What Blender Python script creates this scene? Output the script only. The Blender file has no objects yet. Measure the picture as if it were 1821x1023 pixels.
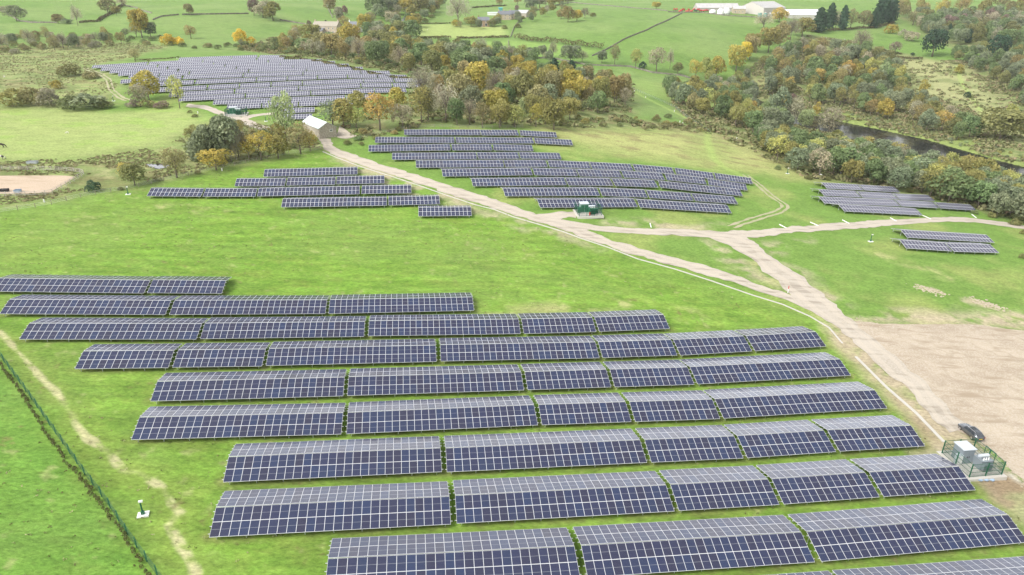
import bpy, math, random
import numpy as np
from mathutils import Vector, Matrix
random.seed(7); RNG = np.random.default_rng(11)
SC = bpy.context.scene
COL = SC.collection
# ------------------------------------------------------------------ camera, sky, sun, exposure
PITCH, CAM_H, FPX = math.radians(23.6), 55.0, 1214.0      # photo is 1821 x 1023
cam_d = bpy.data.cameras.new('camera'); cam_d.lens = 24.0; cam_d.sensor_width = 36.0
cam_d.clip_start = 1.0; cam_d.clip_end = 9000.0
cam = bpy.data.objects.new('camera', cam_d); COL.objects.link(cam)
cam.location = (0, 0, CAM_H); cam.rotation_euler = (math.pi/2 - PITCH, 0, 0)
SC.camera = cam
SUN_EL, SUN_AZ = 48.0, 236.0        # azimuth clockwise from +Y (view direction)
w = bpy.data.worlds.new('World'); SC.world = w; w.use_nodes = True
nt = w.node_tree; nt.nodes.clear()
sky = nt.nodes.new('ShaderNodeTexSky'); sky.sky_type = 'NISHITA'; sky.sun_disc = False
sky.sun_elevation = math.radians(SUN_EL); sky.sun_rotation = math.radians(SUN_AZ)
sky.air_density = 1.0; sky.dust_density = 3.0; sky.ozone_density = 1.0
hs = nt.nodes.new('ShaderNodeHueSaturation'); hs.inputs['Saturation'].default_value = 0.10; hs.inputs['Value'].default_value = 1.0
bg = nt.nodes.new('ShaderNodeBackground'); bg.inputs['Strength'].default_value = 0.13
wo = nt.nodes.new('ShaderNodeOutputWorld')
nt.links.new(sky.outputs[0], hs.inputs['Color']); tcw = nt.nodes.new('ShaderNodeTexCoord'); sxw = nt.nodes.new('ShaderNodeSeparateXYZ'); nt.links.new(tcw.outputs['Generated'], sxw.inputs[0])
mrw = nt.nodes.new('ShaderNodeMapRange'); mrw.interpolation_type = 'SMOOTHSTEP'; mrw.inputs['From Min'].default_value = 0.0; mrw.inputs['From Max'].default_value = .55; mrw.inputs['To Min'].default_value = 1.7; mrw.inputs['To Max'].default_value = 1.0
nt.links.new(sxw.outputs[2], mrw.inputs['Value'])      # sky boosted towards the horizon, added so back slopes reflect grey
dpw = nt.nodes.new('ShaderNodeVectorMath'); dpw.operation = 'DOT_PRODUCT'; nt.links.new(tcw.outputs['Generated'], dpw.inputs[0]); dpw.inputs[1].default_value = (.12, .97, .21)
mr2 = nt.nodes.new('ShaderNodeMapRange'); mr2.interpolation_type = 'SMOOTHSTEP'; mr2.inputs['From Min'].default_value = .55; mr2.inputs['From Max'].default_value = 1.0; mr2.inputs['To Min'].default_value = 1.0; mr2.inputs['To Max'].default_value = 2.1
nt.links.new(dpw.outputs['Value'], mr2.inputs['Value'])  # added glow patch in the sky low ahead, brightens the back-slope reflections
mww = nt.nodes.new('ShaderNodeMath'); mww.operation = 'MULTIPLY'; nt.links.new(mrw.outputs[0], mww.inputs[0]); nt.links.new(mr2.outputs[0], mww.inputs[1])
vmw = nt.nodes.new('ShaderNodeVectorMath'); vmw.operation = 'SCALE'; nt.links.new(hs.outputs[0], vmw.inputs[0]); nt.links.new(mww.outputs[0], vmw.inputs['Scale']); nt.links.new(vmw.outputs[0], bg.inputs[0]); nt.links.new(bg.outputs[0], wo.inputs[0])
sun_d = bpy.data.lights.new('sun', 'SUN'); sun_d.energy = 1.5; sun_d.angle = math.radians(25); sun_d.color = (1.0, 0.96, 0.9)
sun = bpy.data.objects.new('sun', sun_d); COL.objects.link(sun)
sd = Vector((math.sin(math.radians(SUN_AZ))*math.cos(math.radians(SUN_EL)), math.cos(math.radians(SUN_AZ))*math.cos(math.radians(SUN_EL)), math.sin(math.radians(SUN_EL))))
sun.rotation_euler = sd.to_track_quat('Z', 'Y').to_euler(); sun.location = (0, 0, 200)
SC.view_settings.view_transform = 'Standard'; SC.view_settings.look = 'None'
SC.view_settings.gamma = 1.0; SC.view_settings.exposure = 0.83

# ------------------------------------------------------------------ terrain function
KN=[(-0.540,0.608,0.1027),(-0.440,0.528,-0.2699),(-0.697,0.803,1.2910),(-0.722,0.959,-0.0758),(-0.711,1.330,1.2645),(-0.905,1.270,0.8416),(-0.380,1.398,0.5274),(-0.013,1.394,-0.0777),(0.613,0.699,-0.4117),(0.673,0.863,0.6047),(0.709,1.099,0.4078),(0.958,1.132,-0.1782),(0.590,0.595,-0.4608),(0.622,1.268,0.1002),(0.582,1.634,0.0735),(0.194,1.613,0.7412),(1.132,1.899,-0.6708),(1.579,2.020,0.2595),(1.049,1.485,-0.4699),(1.236,1.527,-0.6498),(0.720,1.977,-1.4478),(0.893,2.155,-0.8665),(0.781,2.728,2.6852),(0.388,2.495,0.7113),(0.813,2.376,-0.0488),(1.090,2.673,-1.2139),(1.603,3.297,-0.5188),(1.719,2.811,-0.6380),(1.927,2.507,-0.4545),(2.180,3.861,-0.5077),(2.381,3.160,-0.6293),(1.969,4.174,-1.4654),(1.797,4.742,-4.6452),(2.327,4.503,0.4187),(2.579,4.008,0.8487),(1.029,4.468,2.7808),(0.561,3.689,-0.9678),(1.282,4.085,0.6882),(2.552,5.443,-0.7707),(3.553,5.842,-1.9879),(3.621,5.118,0.6230),(3.257,7.123,-0.1907),(3.985,7.032,-0.1349),(5.232,7.693,-2.0820),(2.362,6.145,-2.2400),(0.381,5.411,-2.3097),(1.206,5.286,1.1521),(-0.477,5.510,-2.0797),(0.918,6.262,1.2629),(-0.056,6.880,-0.0274),(-0.267,6.880,0.1762),(1.422,6.371,4.9641),(2.762,8.208,1.1160),(4.838,9.186,0.3727),(1.211,11.418,-2.1904),(6.385,9.427,0.2705),(-1.463,5.904,1.8209),(-0.952,5.815,-0.6557),(-1.295,6.173,-2.9565),(-1.402,2.417,-0.2274),(-1.805,2.587,-0.6896),(-1.323,1.761,-0.2609),(-1.823,2.835,-0.0371),(-1.340,2.723,-0.3080),(-1.125,2.470,1.4258),(-2.171,3.378,-0.8297),(-2.758,3.989,-0.6714),(-2.394,4.651,-0.0738),(-3.195,5.070,-2.7319),(-2.534,5.367,0.5132),(-2.059,6.214,-0.5229),(-3.946,6.752,-5.6128),(-2.999,6.450,4.9141),(-4.444,7.211,2.0322),(-2.326,7.442,1.0712),(-1.334,10.916,-3.4804),(-1.012,2.601,0.9527),(-0.646,2.300,0.6199),(-0.567,2.214,-0.0940),(-0.804,2.272,0.2175),(-0.981,1.994,0.3066),(-0.400,0.200,0.5350),(0.000,0.200,0.5680),(0.500,0.200,0.3085),(-1.200,0.600,-0.5558),(-1.500,1.200,0.3297),(0.000,-0.600,0.2964),(-1.000,-0.600,0.1952),(1.000,-0.600,-0.2921),(1.200,0.400,0.2296),(1.600,1.000,-0.0975),(2.200,2.000,-0.6907),(3.200,3.000,1.0116),(4.200,4.200,0.7835),(5.000,6.000,2.4186),(-2.600,2.000,0.2201),(-3.000,3.300,0.3089),(-4.000,5.000,1.5988),(-7.000,9.000,-0.1265),(0.000,11.000,3.2933),(0.000,15.000,0.3784),(5.000,11.000,0.3033),(10.000,11.000,-0.0730),(-10.000,3.000,0.0337),(10.000,3.000,0.0142),(-14.000,16.000,-0.0230),(14.000,16.000,0.0526),(0.000,25.000,-0.0341),(25.000,25.000,0.0077),(-25.000,25.000,0.0066),(-25.000,0.000,0.0222),(25.000,0.000,0.0226),(-4.000,11.000,1.0948),(-1.221,3.838,0.1696),(-0.405,3.255,0.1083),(-1.578,3.360,0.8354),(-1.012,3.189,0.3888),(0.041,0.798,0.1657),(0.027,2.126,0.7183),(-0.602,2.860,-1.3430),(-0.670,1.730,-1.3204),(-0.270,1.779,-0.5674),(0.286,1.103,0.4808),(-0.252,1.030,-0.5687),(-0.871,3.532,1.6709),(-1.723,3.697,0.5816),(0.390,2.129,-0.2188),(1.299,2.219,0.2997),(-1.325,3.059,-2.4191),(-0.109,2.391,0.4243),(-0.698,3.299,2.4350),(-0.957,2.878,-3.3119),(-1.669,3.093,-1.0052),(0.317,0.754,0.1967),(0.381,1.855,0.3129),(-1.214,3.567,0.7505),(0.015,1.070,-0.5763),(-0.230,0.764,-0.3773),(-1.446,3.695,0.6509),(-0.932,1.689,0.0273),(-1.838,3.312,0.1402),(0.073,0.541,-0.7501),(-0.757,2.620,-0.3749),(-0.188,0.504,-0.3350),(-0.018,1.785,0.7248),(-0.449,1.949,-0.8409),(-1.231,3.321,0.7365),(-0.370,2.354,-0.1390),(0.159,2.417,0.6492),(-0.544,1.167,-1.3541),(-0.193,2.177,-0.1683),(0.671,2.202,-1.0390),(0.200,1.984,1.1604),(-0.518,3.058,1.1445),(1.298,1.731,0.9058),(1.038,1.694,1.2687),(-1.393,3.453,0.1859),(-1.055,3.435,0.9279),(-0.515,0.898,-0.3305),(-1.484,3.184,0.3675),(-1.743,3.501,0.4650),(1.125,2.128,0.3325),(-1.128,2.756,-1.2677),(-2.004,3.464,-0.0262),(-0.709,1.912,-0.8006),(1.328,2.041,0.3166),(0.348,0.580,-0.6253),(-0.100,1.630,-0.2482)]
KP=(-213.48321,-0.47601,4.60575)

KNA = np.array(KN)
def h0(x, y):
    x = np.asarray(x, float); y = np.asarray(y, float); sh = x.shape
    qx = x.ravel()/100.; qy = y.ravel()/100.
    out = np.empty(qx.size)
    for i in range(0, qx.size, 20000):
        a = qx[i:i+20000, None]-KNA[None, :, 0]; b = qy[i:i+20000, None]-KNA[None, :, 1]
        r2 = a*a+b*b
        out[i:i+20000] = (0.5*r2*np.log(r2+1e-9))@KNA[:, 2]
    out += KP[0]+KP[1]*qx+KP[2]*qy
    return out.reshape(sh)
CP, SP = math.cos(PITCH), math.sin(PITCH)
def rays(uv):
    uv = np.asarray(uv, float).reshape(-1, 2)
    a = (uv[:, 0]-910.5)/FPX; t = (uv[:, 1]-511.5)/FPX
    return np.stack([a, CP-t*SP, -SP-t*CP], 1)
def on_plane(uv, z):
    r = rays(uv); Z = (z-CAM_H)/r[:, 2]
    return r*Z[:, None]+np.array([0, 0, CAM_H])
def project(P):
    P = np.asarray(P, float).reshape(-1, 3); q = P-np.array([0, 0, CAM_H])
    Z = q[:, 1]*CP-q[:, 2]*SP
    return np.stack([910.5+FPX*q[:, 0]/Z, 511.5-FPX*(q[:, 1]*SP+q[:, 2]*CP)/Z, Z], 1)
# coarse lookup grid for marching
GX0, GX1, GY0, GY1, GD = -900., 900., 0., 1400., 6.
gxs = np.arange(GX0, GX1+1, GD); gys = np.arange(GY0, GY1+1, GD)
GZ = h0(*np.meshgrid(gxs, gys))
def hgrid(x, y):
    fx = np.clip((x-GX0)/GD, 0, len(gxs)-1.001); fy = np.clip((y-GY0)/GD, 0, len(gys)-1.001)
    ix = fx.astype(int); iy = fy.astype(int); ax = fx-ix; ay = fy-iy
    return (GZ[iy, ix]*(1-ax)+GZ[iy, ix+1]*ax)*(1-ay)+(GZ[iy+1, ix]*(1-ax)+GZ[iy+1, ix+1]*ax)*ay
ZS = np.exp(np.linspace(math.log(35), math.log(1500), 700))
def hits(uv, dz=0.0):
    """where the sight lines through photo points meet the ground (raised by dz): real places on the terrain"""
    r = rays(uv)
    X = r[:, None, 0]*ZS; Y = r[:, None, 1]*ZS; Z = CAM_H+r[:, None, 2]*ZS
    d = Z-dz-hgrid(X, Y)
    i = np.argmax(d < 0, axis=1); i = np.where((d < 0).any(1), i, len(ZS)-1); i = np.maximum(i, 1)
    k = np.arange(len(r)); t = d[k, i-1]/(d[k, i-1]-d[k, i]+1e-12); t = np.clip(t, 0, 1)
    Zc = ZS[i-1]+t*(ZS[i]-ZS[i-1])
    for _ in range(4):
        P = r*Zc[:, None]; e = P[:, 2]+CAM_H-dz-h0(P[:, 0], P[:, 1])
        P2 = r*(Zc+1)[:, None]; e2 = P2[:, 2]+CAM_H-dz-h0(P2[:, 0], P2[:, 1])
        st = -e/np.where(abs(e2-e) < 1e-4, -0.1, e2-e); Zc = Zc+np.clip(st, -8, 8)
    P = r*Zc[:, None]; P[:, 2] += CAM_H
    return P
def hit1(u, v, dz=0.0): return hits([(u, v)], dz)[0]
# ------------------------------------------------------------------ value noise
def vnoise(x, y, seed=0):
    ix = np.floor(x).astype(np.int64); iy = np.floor(y).astype(np.int64); fx = x-ix; fy = y-iy
    fx = fx*fx*(3-2*fx); fy = fy*fy*(3-2*fy)
    def hsh(a, b):
        n = (a*374761393+b*668265263+seed*974711) & 0x7fffffff
        n = ((n ^ (n >> 13))*1274126177) & 0x7fffffff
        return ((n ^ (n >> 16)) & 0xffff)/65535.
    return (hsh(ix, iy)*(1-fx)+hsh(ix+1, iy)*fx)*(1-fy)+(hsh(ix, iy+1)*(1-fx)+hsh(ix+1, iy+1)*fx)*fy
def fbm(x, y, sc, seed=0, oc=4):
    x = np.asarray(x, float); y = np.asarray(y, float); s = 0; a = 1.; t = 0
    for k in range(oc):
        s = s+a*vnoise(x/sc*2**k+17.3*k, y/sc*2**k+9.1*k, seed+k); t += a; a *= .55
    return s/t
# ------------------------------------------------------------------ polygons in the plan
def inside(px, py, poly):
    c = np.zeros(px.shape, bool); n = len(poly)
    for i in range(n):
        x1, y1 = poly[i][:2]; x2, y2 = poly[(i+1) % n][:2]
        m = ((y1 > py) != (y2 > py)) & (px < (x2-x1)*(py-y1)/(y2-y1+1e-12)+x1)
        c ^= m
    return c
def dist_line(px, py, pts, closed=False):
    d = np.full(px.shape, 1e9); n = len(pts)
    for i in range(n if closed else n-1):
        x1, y1 = pts[i][:2]; x2, y2 = pts[(i+1) % n][:2]
        dx, dy = x2-x1, y2-y1; L = dx*dx+dy*dy+1e-9
        t = np.clip(((px-x1)*dx+(py-y1)*dy)/L, 0, 1)
        d = np.minimum(d, np.hypot(px-x1-t*dx, py-y1-t*dy))
    return d
def soft(px, py, poly, wdt):
    """0..1 mask of a plan polygon with an edge wdt metres wide"""
    xs = [p[0] for p in poly]; ys = [p[1] for p in poly]
    m = (px > min(xs)-wdt) & (px < max(xs)+wdt) & (py > min(ys)-wdt) & (py < max(ys)+wdt)
    out = np.zeros(px.shape)
    if m.any():
        a, b = px[m], py[m]; d = dist_line(a, b, poly, True); d = np.where(inside(a, b, poly), d, -d)
        out[m] = np.clip(d/wdt*.5+.5, 0, 1)
    return out
# ------------------------------------------------------------------ river bed
WATER_Z = -20.6
river_px = [(1340,176),(1372,184),(1440,203),(1499,217),(1568,231),(1650,249),(1705,265),(1760,281),(1821,297),(2050,345),(2050,385),(1821,322),(1700,304),(1640,292),(1560,270),(1500,252),(1430,237),(1380,224),(1345,208)]
RIV = [tuple(p[:2]) for p in on_plane(river_px, WATER_Z)]
pond_px = [(258,290),(267,288.5),(285,290.5),(305,293),(296,298),(284,301),(270,298)]
POND_P = hits(pond_px); POND = [tuple(p[:2]) for p in POND_P]; POND_Z = float(POND_P[:, 2].mean())-.15
def hh(x, y):
    """the ground height with river bed and pond hollow cut in"""
    x = np.asarray(x, float); y = np.asarray(y, float)
    z = h0(x, y)
    xf = np.atleast_1d(x).ravel(); yf = np.atleast_1d(y).ravel(); zf = np.atleast_1d(z).ravel().copy()
    m = (xf > 0) & (yf > 160) & (yf < 760) & (xf < 800)
    if m.any():
        a, b = xf[m], yf[m]; d = dist_line(a, b, RIV, True); d = np.where(inside(a, b, RIV), -d, d)
        z0 = zf[m]
        z1 = np.clip(z0, WATER_Z+.4+.02*d, WATER_Z+1+.33*np.maximum(d, 0))     # banks rise slowly from the water
        z1 = np.where(d < 0, np.minimum(z0, WATER_Z-.4+d*.1), z1)
        f = np.clip(1-(d-25)/60, 0, 1); f = f*f*(3-2*f)
        zf[m] = z0*(1-f)+z1*f
    m = (xf > -160) & (xf < -80) & (yf > 150) & (yf < 290)
    if m.any():
        a, b = xf[m], yf[m]; d = dist_line(a, b, POND, True); d = np.where(inside(a, b, POND), -d, d)
        t = np.clip(1-d/4, 0, 1)
        zf[m] = zf[m]*(1-t)+np.minimum(zf[m], POND_Z-.3*(d < 0)+.1*(d >= 0))*t
    return zf.reshape(z.shape) if z.shape else float(zf[0])
# ------------------------------------------------------------------ materials
def mat(name, color=(.5,.5,.5), rough=.8, metal=0.0, spec=.5, noise=None, bump=None, ior=None):
    m = bpy.data.materials.new(name); m.use_nodes = True; n = m.node_tree.nodes; l = m.node_tree.links
    b = n['Principled BSDF']; b.inputs['Base Color'].default_value = (*color, 1); b.inputs['Roughness'].default_value = rough
    b.inputs['Metallic'].default_value = metal; b.inputs['Specular IOR Level'].default_value = spec
    if noise:
        sc, amt, col2 = noise
        tc = n.new('ShaderNodeTexCoord'); nz = n.new('ShaderNodeTexNoise'); nz.inputs['Scale'].default_value = sc; nz.inputs['Detail'].default_value = 5
        mx = n.new('ShaderNodeMix'); mx.data_type = 'RGBA'; mx.inputs['A'].default_value = (*color, 1); mx.inputs['B'].default_value = (*col2, 1)
        mr = n.new('ShaderNodeMapRange'); mr.inputs['From Min'].default_value = .5-amt; mr.inputs['From Max'].default_value = .5+amt
        l.new(tc.outputs['Object'], nz.inputs['Vector']); l.new(nz.outputs['Fac'], mr.inputs['Value']); l.new(mr.outputs[0], mx.inputs['Factor']); l.new(mx.outputs['Result'], b.inputs['Base Color'])
        if bump:
            bp = n.new('ShaderNodeBump'); bp.inputs['Strength'].default_value = bump; bp.inputs['Distance'].default_value = .1
            l.new(nz.outputs['Fac'], bp.inputs['Height']); l.new(bp.outputs[0], b.inputs['Normal'])
    return m
def ground_mat(name):
    m = bpy.data.materials.new(name); m.use_nodes = True; n = m.node_tree.nodes; l = m.node_tree.links
    b = n['Principled BSDF']; b.inputs['Roughness'].default_value = .95; b.inputs['Specular IOR Level'].default_value = .12
    at = n.new('ShaderNodeAttribute'); at.attribute_name = 'cover'
    ge = n.new('ShaderNodeNewGeometry')
    mp = n.new('ShaderNodeMapping'); mp.inputs['Scale'].default_value = (.6, 1.1, 1.0); mp.inputs['Rotation'].default_value = (0, 0, .12)
    l.new(ge.outputs['Position'], mp.inputs['Vector'])
    n1 = n.new('ShaderNodeTexNoise'); n1.inputs['Scale'].default_value = 2.2; n1.inputs['Detail'].default_value = 6; n1.inputs['Roughness'].default_value = .72
    n2 = n.new('ShaderNodeTexNoise'); n2.inputs['Scale'].default_value = .28; n2.inputs['Detail'].default_value = 5; n2.inputs['Roughness'].default_value = .65; n2.inputs['Distortion'].default_value = .6
    for q in (n1, n2): l.new(mp.outputs[0], q.inputs['Vector'])
    r1 = n.new('ShaderNodeMapRange'); r1.inputs['From Min'].default_value = .28; r1.inputs['From Max'].default_value = .72; r1.inputs['To Min'].default_value = .58; r1.inputs['To Max'].default_value = 1.42
    r2 = n.new('ShaderNodeMapRange'); r2.inputs['From Min'].default_value = .3; r2.inputs['From Max'].default_value = .7; r2.inputs['To Min'].default_value = .84; r2.inputs['To Max'].default_value = 1.16
    l.new(n1.outputs['Fac'], r1.inputs['Value']); l.new(n2.outputs['Fac'], r2.inputs['Value'])
    mu = n.new('ShaderNodeMath'); mu.operation = 'MULTIPLY'; l.new(r1.outputs[0], mu.inputs[0]); l.new(r2.outputs[0], mu.inputs[1])
    vm = n.new('ShaderNodeVectorMath'); vm.operation = 'SCALE'; l.new(at.outputs['Color'], vm.inputs[0]); l.new(mu.outputs[0], vm.inputs['Scale'])
    l.new(vm.outputs[0], b.inputs['Base Color'])
    bp = n.new('ShaderNodeBump'); bp.inputs['Strength'].default_value = .6; bp.inputs['Distance'].default_value = .25
    l.new(n1.outputs['Fac'], bp.inputs['Height']); l.new(bp.outputs[0], b.inputs['Normal'])
    return m
# ------------------------------------------------------------------ mesh helpers
class MB:
    def __init__(s): s.v = []; s.f = []; s.m = []; s.uv = {}
    def quad(s, p, mi=0, uv=None):
        i = len(s.v); s.v += [tuple(q) for q in p]; s.f.append(tuple(range(i, i+len(p)))); s.m.append(mi)
        if uv: s.uv[len(s.f)-1] = uv
    def box(s, c, sz, mi=0, M=None, taper=1.0):
        x, y, z = sz[0]/2, sz[1]/2, sz[2]/2
        P = [(-x,-y,-z),(x,-y,-z),(x,y,-z),(-x,y,-z),(-x*taper,-y*taper,z),(x*taper,-y*taper,z),(x*taper,y*taper,z),(-x*taper,y*taper,z)]
        P = [Vector(p) for p in P]
        if M is not None: P = [M @ p for p in P]
        P = [p+Vector(c) for p in P]; i = len(s.v); s.v += [tuple(p) for p in P]
        for f in ((0,3,2,1),(4,5,6,7),(0,1,5,4),(1,2,6,5),(2,3,7,6),(3,0,4,7)): s.f.append(tuple(i+k for k in f)); s.m.append(mi)
    def tube(s, pts, rad, n=6, mi=0, cap=True):
        pts = [Vector(p) for p in pts]; base = len(s.v)
        for k, p in enumerate(pts):
            d = (pts[min(k+1, len(pts)-1)]-pts[max(k-1, 0)]).normalized()
            u = d.cross(Vector((0, 0, 1)));  u = Vector((1, 0, 0)) if u.length < .05 else u.normalized()
            w_ = d.cross(u); r = rad[k] if isinstance(rad, (list, tuple)) else rad
            for j in range(n):
                a = 2*math.pi*j/n; s.v.append(tuple(p+u*(math.cos(a)*r)+w_*(math.sin(a)*r)))
        for k in range(len(pts)-1):
            for j in range(n):
                a = base+k*n+j; b = base+k*n+(j+1) % n
                s.f.append((a, b, b+n, a+n)); s.m.append(mi)
        if cap:
            s.f.append(tuple(base+j for j in range(n))[::-1]); s.m.append(mi)
            s.f.append(tuple(base+(len(pts)-1)*n+j for j in range(n))); s.m.append(mi)
    def data(s, name, mats, smooth=False):
        me = bpy.data.meshes.new(name); me.from_pydata(s.v, [], s.f)
        for m in (mats if isinstance(mats, (list, tuple)) else [mats]):
            if m is not None: me.materials.append(m)
        me.polygons.foreach_set('material_index', s.m)
        if smooth: me.polygons.foreach_set('use_smooth', [True]*len(s.f))
        if s.uv:
            ul = me.uv_layers.new(name='UVMap')
            for fi, uv in s.uv.items():
                for k, li in enumerate(me.polygons[fi].loop_indices): ul.data[li].uv = uv[k]
        me.update(); return me
    def build(s, name, mats, parent=None, smooth=False, loc=None):
        o = bpy.data.objects.new(name, s.data(name, mats, smooth)); COL.objects.link(o)
        if parent is not None: o.parent = parent
        if loc is not None: o.location = loc
        return o
def tag(o, label=None, cat=None, group=None, kind=None):
    if label: o['label'] = label
    if cat: o['category'] = cat
    if group: o['group'] = group
    if kind: o['kind'] = kind
    return o
def empty(name, loc, rz=0.0, label=None, cat=None, group=None):
    o = bpy.data.objects.new(name, None); COL.objects.link(o); o.location = loc; o.rotation_euler = (0, 0, rz); o.empty_display_size = .5
    return tag(o, label, cat, group)
def put(name, data, parent, loc=(0,0,0), scale=None, rot=None):
    o = bpy.data.objects.new(name, data); COL.objects.link(o); o.parent = parent; o.location = loc
    if scale is not None: o.scale = scale
    if rot is not None: o.rotation_euler = rot
    return o
ORD = ['zeroth','first','second','third','fourth','fifth','sixth','seventh','eighth','ninth','tenth','eleventh','twelfth','thirteenth','fourteenth','fifteenth','sixteenth']
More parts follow.
